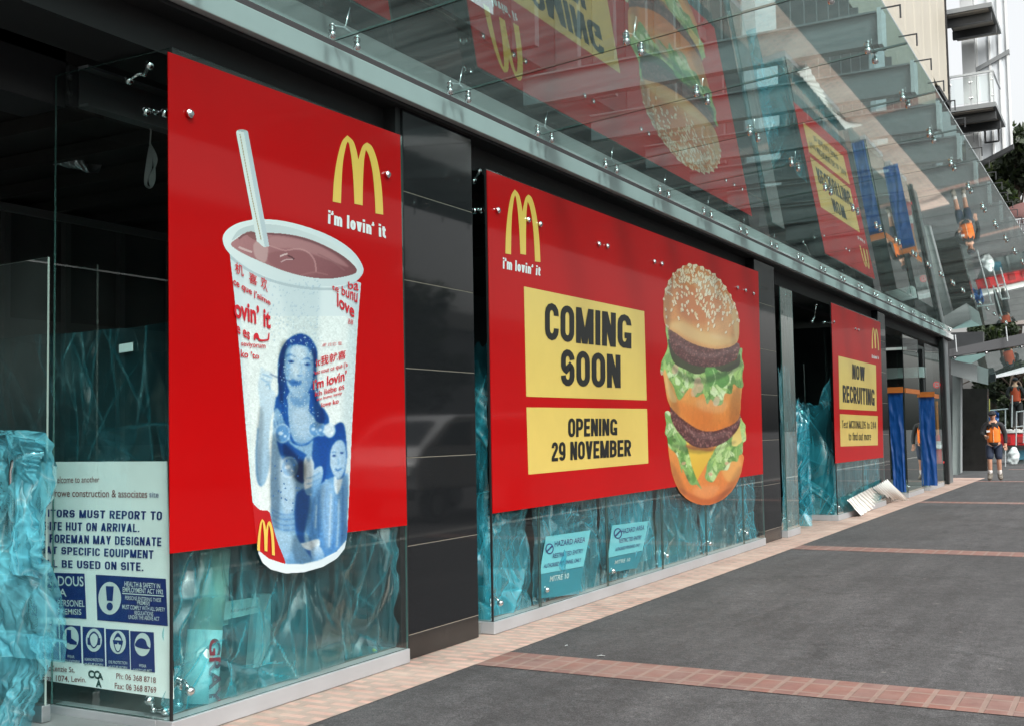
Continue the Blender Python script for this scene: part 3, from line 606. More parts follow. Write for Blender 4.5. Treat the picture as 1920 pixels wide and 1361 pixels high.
class Canvas:
    """a printed picture built up ink layer by ink layer; becomes a vertex-coloured sheet"""
    def __init__(s, x0, y0, x1, y1, step):
        s.x0, s.y0, s.st = x0, y0, step; s.w = int((x1-x0)/step); s.h = int((y1-y0)/step)
        s.X, s.Y = np.meshgrid(x0+(np.arange(s.w)+.5)*step, y0+(np.arange(s.h)+.5)*step)
        s.c = np.zeros((s.h, s.w, 3)); s.a = np.zeros((s.h, s.w), bool); s.rng = np.random.default_rng(7)
    def mask(s, poly):
        p = np.array(poly, float); m = np.zeros((s.h, s.w), bool)
        i0 = max(int((p[:,0].min()-s.x0)/s.st), 0); i1 = min(int((p[:,0].max()-s.x0)/s.st)+2, s.w); j0 = max(int((p[:,1].min()-s.y0)/s.st), 0); j1 = min(int((p[:,1].max()-s.y0)/s.st)+2, s.h)
        if i1 <= i0 or j1 <= j0: return m
        X = s.X[j0:j1, i0:i1]; Y = s.Y[j0:j1, i0:i1]; ins = np.zeros(X.shape, bool); q = np.roll(p, 1, 0)
        for (xa, ya), (xb, yb) in zip(p, q):
            if ya == yb: continue
            ins ^= ((ya > Y) != (yb > Y)) & (X < (xb-xa)*(Y-ya)/(yb-ya)+xa)
        m[j0:j1, i0:i1] = ins; return m
    def fill(s, poly, col, col2=None, ax=(0, 1), al=1., noise_=0., out=False, clip=None, smooth=True, streak=None, soft=0):
        m = s.mask(cm(poly, 5) if smooth else poly)
        if clip is not None: m &= clip
        elif not out: m &= s.a
        if not m.any(): return m
        base = np.array(col, float)[None, None]*np.ones((s.h, s.w, 1))
        if col2 is not None:
            t = s.X*ax[0]+s.Y*ax[1]; t = (t-t[m].min())/max(np.ptp(t[m]), 1e-6); base = base*(1-t[..., None])+np.array(col2, float)*t[..., None]
        if noise_: base = base*(1+noise_*s.noise(streak)[..., None])
        a = m.astype(float)
        if soft:
            for _ in range(soft):
                a = (a+np.roll(a, 1, 0)+np.roll(a, -1, 0)+np.roll(a, 1, 1)+np.roll(a, -1, 1))/5
            a *= s.a
        a = (a*al)[..., None]; s.c = s.c*(1-a)+base*a
        if out: s.a |= m
        return m
    def blur(s, m, n=1, al=1.):
        for _ in range(n):
            w_ = s.a.astype(float)[..., None]; num = s.c*w_; den = w_.copy()
            for ax in (0, 1):
                for d in (1, -1): num = num+np.roll(s.c*w_, d, ax); den = den+np.roll(w_, d, ax)
            s.c = np.where((m & s.a)[..., None], s.c*(1-al)+al*num/np.maximum(den, 1e-6), s.c)
    def shade(s, pts, k, soft, clip):
        """tone of the printed photograph: darken or lighten a soft patch"""
        m = (s.mask(cm(pts, 5)) & clip).astype(float)
        for _ in range(soft): m = (m+np.roll(m, 1, 0)+np.roll(m, -1, 0)+np.roll(m, 1, 1)+np.roll(m, -1, 1))/5
        m = (m*clip)[..., None]; s.c = s.c*(1-m)+m*(s.c*k if k < 1 else 255-(255-s.c)*(2-k))
    def noise(s, streak=None):
        n = np.zeros((s.h, s.w))
        for k, wt in ((1, .5), (2, .35), (4, .3)):
            kx, ky = (k, k) if streak is None else (max(int(k*streak[0]), 1), max(int(k*streak[1]), 1))
            g = s.rng.normal(size=(s.h//ky+2, s.w//kx+2)); n += wt*np.repeat(np.repeat(g, ky, 0), kx, 1)[:s.h, :s.w]
        return n
    def ell(s, cx, cy, rx, ry, col, rot=0., n=16, **k):
        c, d = math.cos(rot), math.sin(rot)
        return s.fill([(cx+rx*math.cos(t)*c-ry*math.sin(t)*d, cy+rx*math.cos(t)*d+ry*math.sin(t)*c) for t in np.linspace(0, 2*math.pi, n, False)], col, smooth=False, **k)
    def line(s, pts, wd, col, **k):
        p = np.array(cm(pts, 5, False)); t = np.gradient(p, axis=0); t /= np.linalg.norm(t, axis=1)[:, None]+1e-9; nn = np.stack([-t[:,1], t[:,0]], 1)*wd/2
        return s.fill(list(p+nn)+list((p-nn)[::-1]), col, smooth=False, **k)
    def build(s, name, place, parent, m, gain=.86):
        vid = -np.ones((s.h+1, s.w+1), int); a = s.a
        need = np.zeros((s.h+1, s.w+1), bool); need[:-1,:-1] |= a; need[1:,:-1] |= a; need[:-1,1:] |= a; need[1:,1:] |= a
        jj, ii = np.nonzero(need); vid[jj, ii] = np.arange(len(jj))
        # ease the cut line: outline points drift to the mean of their outline neighbours
        full = np.zeros((s.h+1, s.w+1), int); full[:-1,:-1] += a; full[1:,:-1] += a; full[:-1,1:] += a; full[1:,1:] += a
        edge = need & (full < 4); px = np.stack(np.meshgrid(np.arange(s.w+1.), np.arange(s.h+1.)), -1); e = np.pad(edge, 1).astype(float)
        for _ in range(6):
            pp = np.pad(px, ((1,1),(1,1),(0,0)))*e[..., None]; acc = np.zeros_like(px); cnt = np.zeros(edge.shape)
            for dj in (0, 1, 2):
                for di in (0, 1, 2):
                    wt = 1. if (dj == 1 or di == 1) else .7
                    acc += wt*pp[dj:dj+s.h+1, di:di+s.w+1]; cnt += wt*e[dj:dj+s.h+1, di:di+s.w+1]
            px = np.where(edge[..., None], acc/np.maximum(cnt, 1)[..., None], px)
        P = [place(s.x0+px[j, i, 0]*s.st, s.y0+px[j, i, 1]*s.st) for j, i in zip(jj, ii)]
        fj, fi = np.nonzero(a); F = np.stack([vid[fj+1, fi], vid[fj+1, fi+1], vid[fj, fi+1], vid[fj, fi]], 1)
        me = bpy.data.meshes.new(name); me.from_pydata(P, [], F.tolist()); me.materials.append(m)
        cc = np.clip(s.c[fj, fi]/255, 0, 1); cl = np.where(cc <= .04045, cc/12.92, ((cc+.055)/1.055)**2.4)*gain
        at = me.color_attributes.new('ink', 'FLOAT_COLOR', 'CORNER'); full = np.ones((len(fj), 4, 4)); full[:, :, :3] = cl[:, None]
        at.data.foreach_set('color', full.ravel()); return link(name, me, parent)
def T(x0, y0, k): return lambda pts: [(x0+a/k, y0+b/k) for a, b in pts]
def onx(x):
    def f(px, py): return fp(px, py, x)
    return f
F1, F2, F3 = onx(.010), onx(.013), onx(.016)

def poster(pxq, label, corner):
    p = empty('poster', fp(*pxq[0], .004), label, 'poster', 'red vinyl posters on the shopfront glass')
    q = [fp(a, b, .003) for a, b in pxq]
    MB().slab(q, (.005, 0, 0)).build('backing', RED, p)
    return p
# arches, in units of the emblem's own width and height
def spl(runs):
    out = []
    for r in runs: out += cm(r, 6, False)
    return out
_A = spl([[(708,470),(716,340),(735,215),(762,118),(795,78)],[(795,78),(830,112),(850,170),(860,222)],[(860,222),(876,165),(890,135),(912,120)],[(912,120),(945,150),(978,250),(1000,400),(1008,548)],
          [(962,540),(957,430),(945,300),(925,205),(905,163)],[(905,163),(895,225),(888,350),(886,493)],[(837,483),(831,350),(820,220),(806,130)],[(806,130),(797,116),(788,135)],[(788,135),(770,230),(762,340),(757,480)]])
TA = T(400, 230, 3.164)
ARCH1 = TA(_A)
A_yz = [fp(a, b) for a, b in ARCH1]
_ay = [p.y for p in A_yz]; _az = [p.z for p in A_yz]
A_unit = [((p.y-min(_ay))/(max(_ay)-min(_ay)), (p.z-min(_az))/(max(_az)-min(_az))) for p in A_yz]
def arches(parent, bl, tr, x=.010, name='arches_logo'):
    a, b = fp(*bl, x), fp(*tr, x)
    return flat([(u, v) for u, v in A_unit], GOLD, parent, lambda u, v: (x, a.y+(b.y-a.y)*u, a.z+(b.z-a.z)*v), name)

# --- poster with the milkshake
p1 = poster([(317.5,1037),(762,984),(749,254),(314,98)], 'tall red poster with a milkshake cup and straw, nearest the camera', 0)
flat(ARCH1, GOLD, p1, F1, 'arches_logo')
gtext("i’m lovin’ it", TA([(680,600),(1024,688),(1022,612),(682,520)]), WHITE, p1, F1, .2, .09, 'slogan')
CU = Canvas(412, 238, 690, 1080, 1.)
body = [(431,478),(440,560),(452,690),(461,800),(468,880),(474,945),(480,1005),(484,1035),(492,1054),(508,1067),(535,1074),(570,1072),(605,1062),(632,1046),(646,1028),(651,1005),(655,920),(660,800),(666,690),(672,590),(677,530),(600,520),(500,490)]
WH = (232, 236, 238)
bm = CU.fill(body, (222,229,232), (205,216,222), ax=(1, .1), out=True, smooth=False, noise_=.008)
CU.fill([(455,520),(520,525),(560,800),(560,1060),(500,1060),(470,800)], (238,241,242), al=.6, soft=45)
CU.fill([(600,540),(655,540),(640,800),(640,1040),(610,1060)], (236,240,242), al=.8, soft=45)
rim = TA([(55,690),(75,645),(130,605),(210,582),(300,576),(400,583),(520,610),(650,655),(760,712),(840,778),(885,850),(890,885),(875,915),(840,945),(760,965),(660,972),(540,965),(420,945),(300,905),(190,850),(110,790),(70,745)])
CU.line(TA([(70,760),(110,805),(190,866),(300,922),(420,960),(540,981),(660,988),(760,981),(850,950)]), 5, (172,184,192), al=.6)
CU.fill(rim, (240,242,242), (214,222,226), ax=(.6, 1), out=True)
CU.fill(TA([(112,700),(150,640),(230,610),(320,604),(450,622),(600,670),(720,725),(800,785),(850,850),(840,890),(780,850),(640,740),(450,670),(300,650),(180,660)]), (205,212,214), (228,232,232), ax=(1, .2))
liq = TA([(105,720),(150,682),(200,655),(330,655),(450,665),(560,690),(680,740),(780,800),(840,855),(850,885),(820,905),(720,925),(620,925),(520,910),(400,875),(290,830),(190,785),(130,750)])
lm = CU.fill(liq, (188,128,130), (128,70,76), ax=(1, .5), noise_=.02)
CU.line(TA([(150,690),(205,660),(330,662),(450,672),(560,700),(680,750),(780,810),(838,865)]), 4, (120,72,76), al=.75)
L = lambda pts, wd, col, al=.7: CU.line(TA(pts), wd, col, al=al, clip=lm)
CU.fill(TA([(340,680),(480,690),(620,730),(740,800),(800,860),(640,800),(480,750),(350,740)]), (196,142,142), al=.6, soft=4, clip=None)
CU.fill(TA([(330,780),(420,760),(540,770),(600,830),(600,900),(520,905),(400,870),(330,830)]), (152,92,96), al=.75, soft=3)
L([(330,730),(380,748),(430,760),(500,750),(560,770),(600,820),(610,890)], 3, (205,150,150)); L([(440,790),(465,800),(480,812)], 3, (92,48,52), .9); L([(395,795),(420,785),(440,780)], 3, (230,200,198), .9)
L([(400,830),(430,815),(470,812)], 2, (222,190,190), .8); L([(150,740),(200,760),(230,770)], 4, (226,190,188), .9); L([(620,780),(700,820),(780,880)], 3, (150,96,100), .6); L([(520,905),(600,890),(680,905)], 3, (168,112,114), .6)
CU.fill(TA([(240,720),(300,700),(325,740),(310,830),(250,800)]), (214,176,174), al=.7, soft=2); CU.fill(TA([(190,655),(240,650),(262,700),(230,690)]), (140,84,84), al=.8)
straw = TA([(134,58),(142,46),(172,41),(204,50),(332,735),(300,742),(258,705)])
CU.fill(straw, (238,240,236), (232,236,236), ax=(1, 0), out=True, smooth=False)
CU.fill(TA([(180,52),(204,50),(332,735),(305,738)]), (202,210,216), smooth=False); CU.line(TA([(158,70),(220,400),(284,700)]), 1.6, (168,140,90), al=.8); CU.fill(TA([(140,48),(172,41),(202,49),(172,56)]), (190,194,192))
# label: red corner and blue duotone photograph
TB = T(430, 600, 2.778)
lb = CU.mask(TB([(60,-20),(680,-20),(655,260),(640,560),(625,800),(614,1140),(560,1205),(470,1250),(380,1270),(290,1268),(205,1240),(150,1195),(100,900)])) & bm
B = lambda pts, c, c2=None, **k: CU.fill(TB(pts), c, c2, clip=lb, **k)
D1, D2, M1, L1, L2, L3 = (34,92,160), (62,120,186), (120,166,208), (160,190,216), (190,210,228), (214,226,236)
B([(255,380),(252,260),(262,180),(290,120),(330,85),(370,72),(410,85),(440,120),(458,170),(452,260),(440,340),(465,430),(500,470),(520,520),(505,600),(470,640),(480,760),(490,830),(400,800),(330,720),(262,660),(238,560),(236,420)], D1, D2, ax=(.3, 1), noise_=.05)
B([(160,270),(166,242),(190,262),(215,268),(224,300),(216,350),(240,380),(236,450),(216,520),(206,640),(211,740),(192,830),(166,866),(142,830),(135,720),(150,560),(160,450),(150,340)], L3, L1, ax=(-.6, 1), noise_=.03)
for pts in ([(172,280),(200,290),(222,300)], [(165,300),(190,318),(214,322)], [(190,340),(205,330),(212,360)]): CU.line(TB(pts), 1.4, M1, clip=lb)
CU.line(TB([(150,560),(140,700),(150,830),(168,862)]), 3, M1, clip=lb, al=.7)
B([(236,470),(262,470),(300,560),(330,640),(400,650),(446,620),(470,700),(480,800),(420,900),(405,1060),(400,1110),(225,1090),(216,960),(216,760),(224,620)], L1, (140,176,208), ax=(.6, .3), noise_=.05)
B([(315,370),(412,380),(415,470),(446,510),(452,590),(405,640),(350,640),(318,580),(306,470)], (178,200,220), (150,182,212), noise_=.04)
B([(240,580),(262,560),(300,620),(340,660),(400,700),(412,760),(380,850),(300,760),(262,690)], D1, D2, al=.95, soft=1)
B([(290,190),(300,150),(340,130),(390,135),(428,160),(440,220),(436,290),(425,340),(400,385),(370,406),(340,396),(310,360),(293,300),(286,240)], L2, (150,182,212), ax=(1, .25), noise_=.045)
B([(286,200),(296,150),(320,130),(318,200),(310,300),(300,320)], M1, al=.6, soft=3)
B([(400,240),(436,230),(430,330),(404,384),(386,396),(398,330)], (128,166,204), al=.6, soft=4); B([(330,250),(352,240),(360,290),(340,300)], (206,220,232), al=.6, soft=3); B([(352,150),(400,150),(396,200),(356,196)], (206,220,232), al=.5, soft=4)
B([(318,372),(345,398),(375,406),(408,384),(414,430),(370,450),(322,430)], (104,150,196), al=.65, soft=3)
for q_ in range(26):
    a_ = q_/25; CU.line(TB([(268+a_*40+40*a_*a_, 150-30*a_),(256+26*math.sin(q_*2.1),300),(246+34*math.sin(q_*1.3)+10,440),(262+46*a_,600+60*a_)]) if q_ % 2 else TB([(390+60*a_,100+40*a_),(452-8*a_,260),(450+30*a_,420),(470+36*a_-50*(q_ % 3),600)]), 1.1, (74,132,190) if q_ % 3 else (22,70,136), clip=lb & CU.mask(TB([(255,380),(252,260),(262,180),(290,120),(330,85),(370,72),(410,85),(440,120),(458,170),(452,260),(470,430),(520,520),(470,640),(330,720),(262,660),(236,420)])) & ~CU.mask(TB([(287,190),(300,150),(390,135),(436,190),(436,290),(400,385),(415,480),(450,520),(405,640),(350,640),(306,480),(293,300)])), al=.55)
for x, y, rx in ((322,216,17), (406,230,17)):
    CU.ell(*TB([(x, y)])[0], rx/2.778, 2.6, (66,118,178), clip=lb, soft=1); CU.ell(*TB([(x, y+1)])[0], 2.4, 2.4, (26,72,138), clip=lb)
CU.line(TB([(296,192),(320,180),(346,194)]), 2., D2, clip=lb); CU.line(TB([(384,206),(408,200),(432,214)]), 2., D2, clip=lb)
CU.line(TB([(372,220),(376,262),(366,280)]), 1.6, M1, clip=lb); CU.line(TB([(352,282),(366,290),(382,284)]), 1.8, D2, clip=lb)
B([(308,318),(330,306),(350,314),(376,316),(372,334),(350,346),(322,340)], (96,142,194)); B([(322,324),(340,320),(362,325),(340,329)], (58,108,170))
CU.line(TB([(213,280),(250,297),(300,312),(318,318)]), 1.3, (60,90,140), clip=lb)
CU.line(TB([(230,520),(260,600),(330,630),(400,640),(452,600)]), 1.4, D2, clip=lb, al=.7)
B([(470,640),(500,560),(545,548),(580,530),(602,560),(613,690),(606,770),(590,820),(520,830),(480,800)], D1, D2, noise_=.05)
B([(440,600),(500,570),(515,640),(500,830),(470,900),(430,900)], (40,98,166), al=.9, soft=1)
B([(524,720),(534,660),(568,622),(600,640),(609,720),(600,780),(574,825),(545,805),(528,765)], L2, (160,190,218), ax=(1, 0), noise_=.03)
for x, y in ((546,705), (586,690)): CU.ell(*TB([(x, y)])[0], 3.2, 1.8, (40,90,156), clip=lb)
CU.line(TB([(552,772),(566,782),(584,768)]), 2.2, D2, clip=lb); CU.line(TB([(566,720),(570,745),(562,748)]), 1.2, M1, clip=lb); CU.line(TB([(536,690),(548,684),(556,688)]), 1.2, D2, clip=lb)
B([(400,1120),(405,990),(440,885),(510,830),(545,815),(575,840),(604,800),(620,820),(614,1030),(613,1140),(560,1205),(470,1245),(420,1190)], (136,178,216), (96,148,200), ax=(-.4, 1), noise_=.05)
B([(545,812),(575,838),(590,815),(580,870),(562,905),(548,880)], L3)
for pts in ([(548,920),(545,1040),(540,1190)], [(470,900),(462,1000),(468,1130)], [(590,860),(592,1000),(586,1150)], [(440,930),(430,1030),(436,1120)], [(510,870),(500,960),(505,1060)]): CU.line(TB(pts), 2.2, D2, clip=lb, al=.45)
for pts in ([(530,900),(524,1050),(520,1180)], [(570,930),(568,1050),(560,1180)], [(455,960),(448,1080)]): CU.line(TB(pts), 3.2, L2, clip=lb, al=.7)
B([(222,1080),(300,1100),(400,1105),(420,1190),(445,1255),(380,1272),(290,1270),(240,1180)], (156,188,212), (122,166,204), noise_=.07)
B([(350,900),(420,880),(410,1000),(390,1130),(420,1190),(440,1250),(400,1200),(350,1120),(340,1000)], (46,104,170), al=.85, soft=3)
for k, yy in enumerate((985, 1010, 1040, 1065)): CU.line(TB([(224,yy),(280,yy+26),(350,yy+20),(385,yy)]), 1.6, D2, clip=lb, al=.55)
B([(372,1162),(400,1155),(462,1138),(470,1172),(440,1195),(400,1192)], L3); B([(425,1192),(470,1178),(496,1228),(470,1245),(438,1258)], L2, M1)
B([(385,760),(392,722),(400,708),(425,708),(432,722),(442,760),(436,890),(396,896)], (232,238,244), (206,220,234), ax=(1, 0)); B([(400,715),(412,705),(426,715),(412,738)], M1, al=.6)
B([(440,782),(480,758),(488,800),(470,860),(432,900),(402,902),(396,880),(430,860)], L2, M1, ax=(.3, 1))
for yy in (800, 830, 858): CU.line(TB([(400,yy+22),(430,yy+16),(476,yy-8)]), 1.6, M1, clip=lb)
for x, y, rr in ((276,588,42), (444,566,34), (480,570,28), (522,572,32), (312,764,46)):
    c = TB([(x, y)])[0]; rx, ry = rr/2.778, rr*1.22/2.778
    CU.ell(*c, rx, ry, (206,222,236), clip=lb, al=.75, n=24); CU.ell(*c, rx*.85, ry*.87, (92,146,200) if x < 500 else (222,230,238), clip=lb, al=.75, n=24, soft=1)
    CU.ell(c[0]-rx*.2, c[1], rx*.3, ry*.2, (224,234,244), clip=lb, al=.8); CU.ell(c[0]+rx*.35, c[1]+ry*.3, rx*.15, ry*.12, (240,244,248), clip=lb)
SH = lambda pts, k, soft=12: CU.shade(TB(pts), k, soft, lb)
SH([(215,640),(262,600),(270,800),(262,1000),(250,1090),(216,1000)], .80); SH([(330,780),(420,720),(430,900),(405,1090),(350,1080),(340,900)], .74, 16); SH([(150,480),(176,470),(172,700),(160,860),(138,760)], .84, 8)
SH([(262,150),(300,110),(290,260),(280,420),(258,400)], .78, 8); SH([(430,150),(460,200),(460,400),(500,500),(450,560),(436,330)], .80, 8); SH([(280,640),(350,700),(400,760),(380,850),(300,780)], .70, 10)
SH([(260,720),(330,760),(340,960),(280,1000)], 1.30, 16); SH([(318,150),(380,146),(404,250),(380,300),(330,260)], 1.25, 12); SH([(330,480),(400,470),(410,600),(350,600)], 1.2, 12)
SH([(560,840),(618,830),(612,1140),(580,1180),(576,1000)], .82, 12); SH([(410,1000),(450,900),(500,860),(470,1100),(430,1200)], .84, 12); SH([(480,880),(540,860),(545,1100),(500,1180)], 1.22, 14)
SH([(240,1110),(330,1130),(300,1250),(270,1230)], 1.2, 12); SH([(330,1130),(420,1130),(440,1260),(350,1265)], .8, 12)
CU.blur(lb, 3); CU.c = np.where(lb[..., None], np.clip(CU.c*(1+.045*CU.noise()[..., None]), 0, 255), CU.c); CU.blur(lb, 1, .6); CU.c = np.where(lb[..., None], np.clip(np.array([186, 204, 222.])+(CU.c-np.array([186, 204, 222.]))*1.28, 0, 255), CU.c)
for x, y in ((322,217), (406,231)): CU.ell(*TB([(x, y)])[0], 5.2, 2.2, (44,96,160), clip=lb, al=.8); CU.ell(*TB([(x, y)])[0], 1.8, 2.0, (18,58,120), clip=lb)
for x, y in ((546,705), (586,690)): CU.ell(*TB([(x, y)])[0], 3.0, 1.7, (30,78,146), clip=lb)
rg = np.random.default_rng(3)
for _ in range(26): CU.ell(*TB([(rg.uniform(225,380), rg.uniform(680,1010))])[0], 1.6, 1.9, (44,98,160), clip=lb, al=.8, n=8)
for _ in range(420):           # condensation drops
    if rg.random() < .6: x, y = TB([(rg.normal(360, 55), rg.uniform(90, 620))])[0]
    else: x, y = rg.uniform(490, 600), rg.uniform(522, 640)
    q = rg.uniform(.9, 2.1); CU.ell(x+.6, y+.7, q, q*1.2, (140,165,188), clip=bm, al=.3, n=7); CU.ell(x, y, q*.6, q*.7, (232,240,247), clip=bm, al=.5, n=7)
B([(100,900),(122,948),(160,985),(206,995),(224,1060),(250,1150),(294,1272),(240,1262),(190,1232),(150,1195),(130,1100)], (206,20,26), (190,14,22), ax=(1, 0))
CU.fill(TB([(120,1180),(150,1197),(205,1242),(290,1270),(380,1272),(470,1252),(560,1207),(616,1140),(640,1140),(600,1260),(480,1340),(300,1340),(170,1290)]), (236,239,241), (216,224,230), ax=(1, 0), clip=bm & ~CU.mask(TB([(150,1150),(205,1238),(290,1266),(380,1268),(470,1248),(560,1203),(612,1138),(612,900),(150,900)])))
CU.build('cup_print', F1, p1, PRINT)
c0, c1 = TB([(150,1015)])[0], TB([(235,1230)])[0]
def arch_print(u, v):   # sheared emblem on the red label corner
    x = 145+u*92; y = 1198-(v*172)+u*28; return fp(*TB([(x, y)])[0], .016)
flat(A_unit, GOLD, p1, arch_print, 'arches_logo')
TG = T(410, 480, 5.667)
for s_, q, b_ in [("机", [(175,180),(268,228),(262,110),(175,60)], .01), ("喜", [(325,285),(412,322),(408,215),(322,165)], .01), ("欢", [(450,335),(522,395),(512,240),(450,215)], .01),
              ("ce que j’aime", [(155,330),(553,545),(550,470),(155,225)], .02), ("ovin’ it", [(172,655),(553,780),(553,575),(160,440)], .03), ("e es", [(195,815),(332,900),(332,815),(190,735)], .02),
              ("seviyorum", [(240,970),(500,1000),(498,930),(240,905)], .01), ("ko ’to", [(235,1075),(432,1095),(430,1035),(235,990)], .015)]:
    text(s_, TG(q), REDINK, p1, F3, b_, 'print_lettering')
rib = CU  # joined script word beside "es"
flat(TG(cm([(372,870),(380,830),(410,820),(425,845),(440,885),(490,888),(520,880),(528,830),(540,820),(538,880),(520,902),(440,908),(412,880),(395,878),(385,900)], 4)), REDINK, p1, F3, 'print_lettering')
for s_, q, b_ in [("it我就喜", [(452,245),(608,200),(608,155),(452,195)], .01), ("’est tout ce que j’a", [(440,292),(618,248),(616,215),(440,266)], .01), ("i’m lovin’", [(436,362),(612,312),(612,258),(436,312)], .02), ("ich liebe es", [(446,398),(600,358),(598,326),(446,372)], .01),
              ("ate bunu seviy", [(455,425),(588,390),(588,368),(455,405)], .01), ("love ko", [(480,452),(570,432),(570,406),(480,430)], .015), ("是 比它 是", [(480,140),(590,130),(585,112),(490,122)], .0)]:
    text(s_, TB(q), REDINK, p1, F3, b_, 'print_lettering')
for s_, q, b_ in [("ba", [(800,985),(862,1000),(862,930),(800,945)], .01), ("te bunu", [(705,990),(855,1072),(858,985),(705,960)], .01), ("love", [(735,1090),(836,1160),(838,1085),(735,1010)], .02), ("辞", [(800,1195),(832,1205),(832,1170),(800,1160)], .0)]:
    text(s_, TA(q), REDINK, p1, F3, b_, 'print_lettering')

# --- poster with the burger
p2 = poster([(923,962),(1430,888),(1421,510),(912,320)], 'wide red poster reading COMING SOON beside a tall burger', 0)
arches(p2, (947.5,476), (1011,373)); gtext("i’m lovin’ it", [(943,504),(1013,518),(1014,500),(943,483)], WHITE, p2, F1, .2, .09, 'slogan')
flat([(982.3,537.5),(1208,584),(1212.7,750),(986.7,743)], YELLOW, p2, F1, 'yellow_panel')
flat([(987,763),(1213.3,766),(1215.7,868),(990.7,889)], YELLOW, p2, F1, 'yellow_panel')
for s_, q in [("COMING", [(1022,637),(1184,654),(1184,592),(1022,567)]), ("SOON", [(1052,723),(1164,727),(1163.5,666),(1052,654)]), ("OPENING", [(1065.5,819),(1157.5,815),(1157.5,784.5),(1065.5,783.5)]), ("29 NOVEMBER", [(1034.5,864.5),(1183.5,854),(1183.5,823.5),(1034.5,828.5)])]:
    gtext(s_, q, INK, p2, F2)
BU = Canvas(1234, 490, 1402, 950, 1.)
TC = T(1220, 480, 2.836)
G = lambda pts, c, c2=None, **k: CUF(BU, TC(pts), c, c2, **k)
def CUF(cv, pts, c, c2=None, **k): return cv.fill(pts, c, c2, **k)
G([(95,1000),(140,1050),(300,1100),(480,1050),(487,1120),(470,1180),(430,1250),(370,1300),(300,1322),(230,1310),(165,1265),(125,1190),(105,1110)], (236,146,64), (218,112,42), ax=(.15, 1), out=True, noise_=.03, streak=(1, 3))
BU.fill(TC([(150,1230),(300,1290),(440,1220),(370,1300),(300,1320),(230,1308)]), (168,74,24), al=.6, soft=8)
BU.fill(TC([(380,1120),(470,1070),(470,1160),(410,1200)]), (240,178,100), al=.6, soft=8)
LG = [(134,172,84), (170,202,112), (198,218,148), (88,136,54), (222,230,184), (124,166,92)]
def lettuce(cv, pts, n, seed, sz=(24, 50)):
    n = int(n*.62)
    m = CUF(cv, pts, (150,182,104), (120,158,84), out=True, noise_=.07); r = np.random.default_rng(seed); jj, ii = np.nonzero(m)
    for _ in range(n//2):
        k = r.integers(len(jj)); cv.ell(cv.x0+ii[k], cv.y0+jj[k], r.uniform(1.5,5), r.uniform(2,7), (66,98,40), al=.55, clip=m, rot=r.uniform(0,3), n=9)
    for _ in range(n):
        k = r.integers(len(jj)); x, y = cv.x0+ii[k]*cv.st, cv.y0+jj[k]*cv.st; a = r.uniform(.9, 2.2); l = r.uniform(*sz)/2.8; wv = l*r.uniform(.25, .5); c_, s_ = math.cos(a), math.sin(a)
        p = [(x-c_*l, y-s_*l), (x-s_*wv, y+c_*wv), (x+c_*l*.6+r.normal(0, 2), y+s_*l*.6), (x+s_*wv, y-c_*wv)]
        cv.fill(p, LG[r.integers(6)], al=.85, clip=m, noise_=.04); cv.line([p[0], (x, y), p[2]], .9, (214,224,176) if r.random() < .6 else (84,120,56), al=.6, clip=m)
        if r.random() < .12: cv.ell(x, y, 3, 4.5, (214,160,128), al=.8, clip=m, rot=a)
    return m
lettuce(BU, TC([(75,830),(100,825),(112,880),(160,950),(200,1000),(215,1100),(245,1180),(270,1235),(245,1215),(210,1210),(170,1130),(165,1150),(140,1060),(95,1010),(88,960),(75,940),(82,890)]), 60, 5)
lettuce(BU, TC([(300,1110),(330,1040),(420,950),(450,985),(485,960),(490,1040),(470,1060),(460,1090),(430,1090),(410,1135),(370,1140),(330,1200),(290,1180),(296,1140)]), 70, 6)
G([(430,985),(470,860),(490,880),(508,960),(480,990),(450,1010)], (226,182,92), (238,206,120), out=True); G([(470,850),(490,880),(505,900),(500,940),(508,975),(490,985),(478,930)], LG[1], LG[2], out=True, noise_=.08)
G([(188,985),(350,1005),(330,1050),(300,1100),(247,1190),(228,1140),(212,1085)], (240,196,70), (222,164,40), ax=(.2, 1), out=True, smooth=False); BU.fill(TC([(190,1000),(340,1010),(320,1035),(260,1030),(210,1025)]), (176,84,40), al=.7, soft=3)
def patty(pts, seed):
    m = G(pts, (104,50,46), (82,34,34), out=True, noise_=.13, streak=(1, 2)); r = np.random.default_rng(seed); jj, ii = np.nonzero(m)
    for _ in range(420):
        k = r.integers(len(jj)); BU.ell(BU.x0+ii[k], BU.y0+jj[k], r.uniform(.6, 1.4), r.uniform(.8, 2.2), (176,122,112) if r.random() < .55 else (58,22,24), al=.6, clip=m, n=6)
    return m
patty([(103,800),(130,830),(190,880),(260,920),(330,930),(400,910),(455,880),(476,835),(472,900),(430,960),(370,1000),(290,1018),(220,1005),(160,950),(120,890)], 1)
G([(72,600),(150,640),(230,650),(300,660),(400,650),(484,620),(480,770),(475,840),(455,880),(400,910),(330,930),(260,922),(190,880),(130,830),(95,780),(78,700)], (240,176,100), (222,118,42), ax=(.1, 1), out=True, noise_=.035, streak=(1, 4))
BU.fill(TC([(120,760),(230,800),(330,820),(300,900),(200,870)]), (222,108,34), al=.4, soft=20); BU.fill(TC([(80,640),(110,700),(140,770),(110,770),(88,720)]), (244,196,130), al=.8, soft=3)
lettuce(BU, TC([(78,380),(98,400),(110,545),(190,600),(260,620),(330,590),(400,610),(455,560),(470,500),(488,490),(484,540),(496,580),(486,640),(494,690),(470,700),(440,680),(430,730),(395,730),(380,785),(345,790),(320,760),(300,785),(280,730),(240,750),(215,700),(190,720),(150,765),(120,690),(95,650),(75,600),(62,635),(52,620),(58,560),(78,520),(90,470)]), 190, 9)
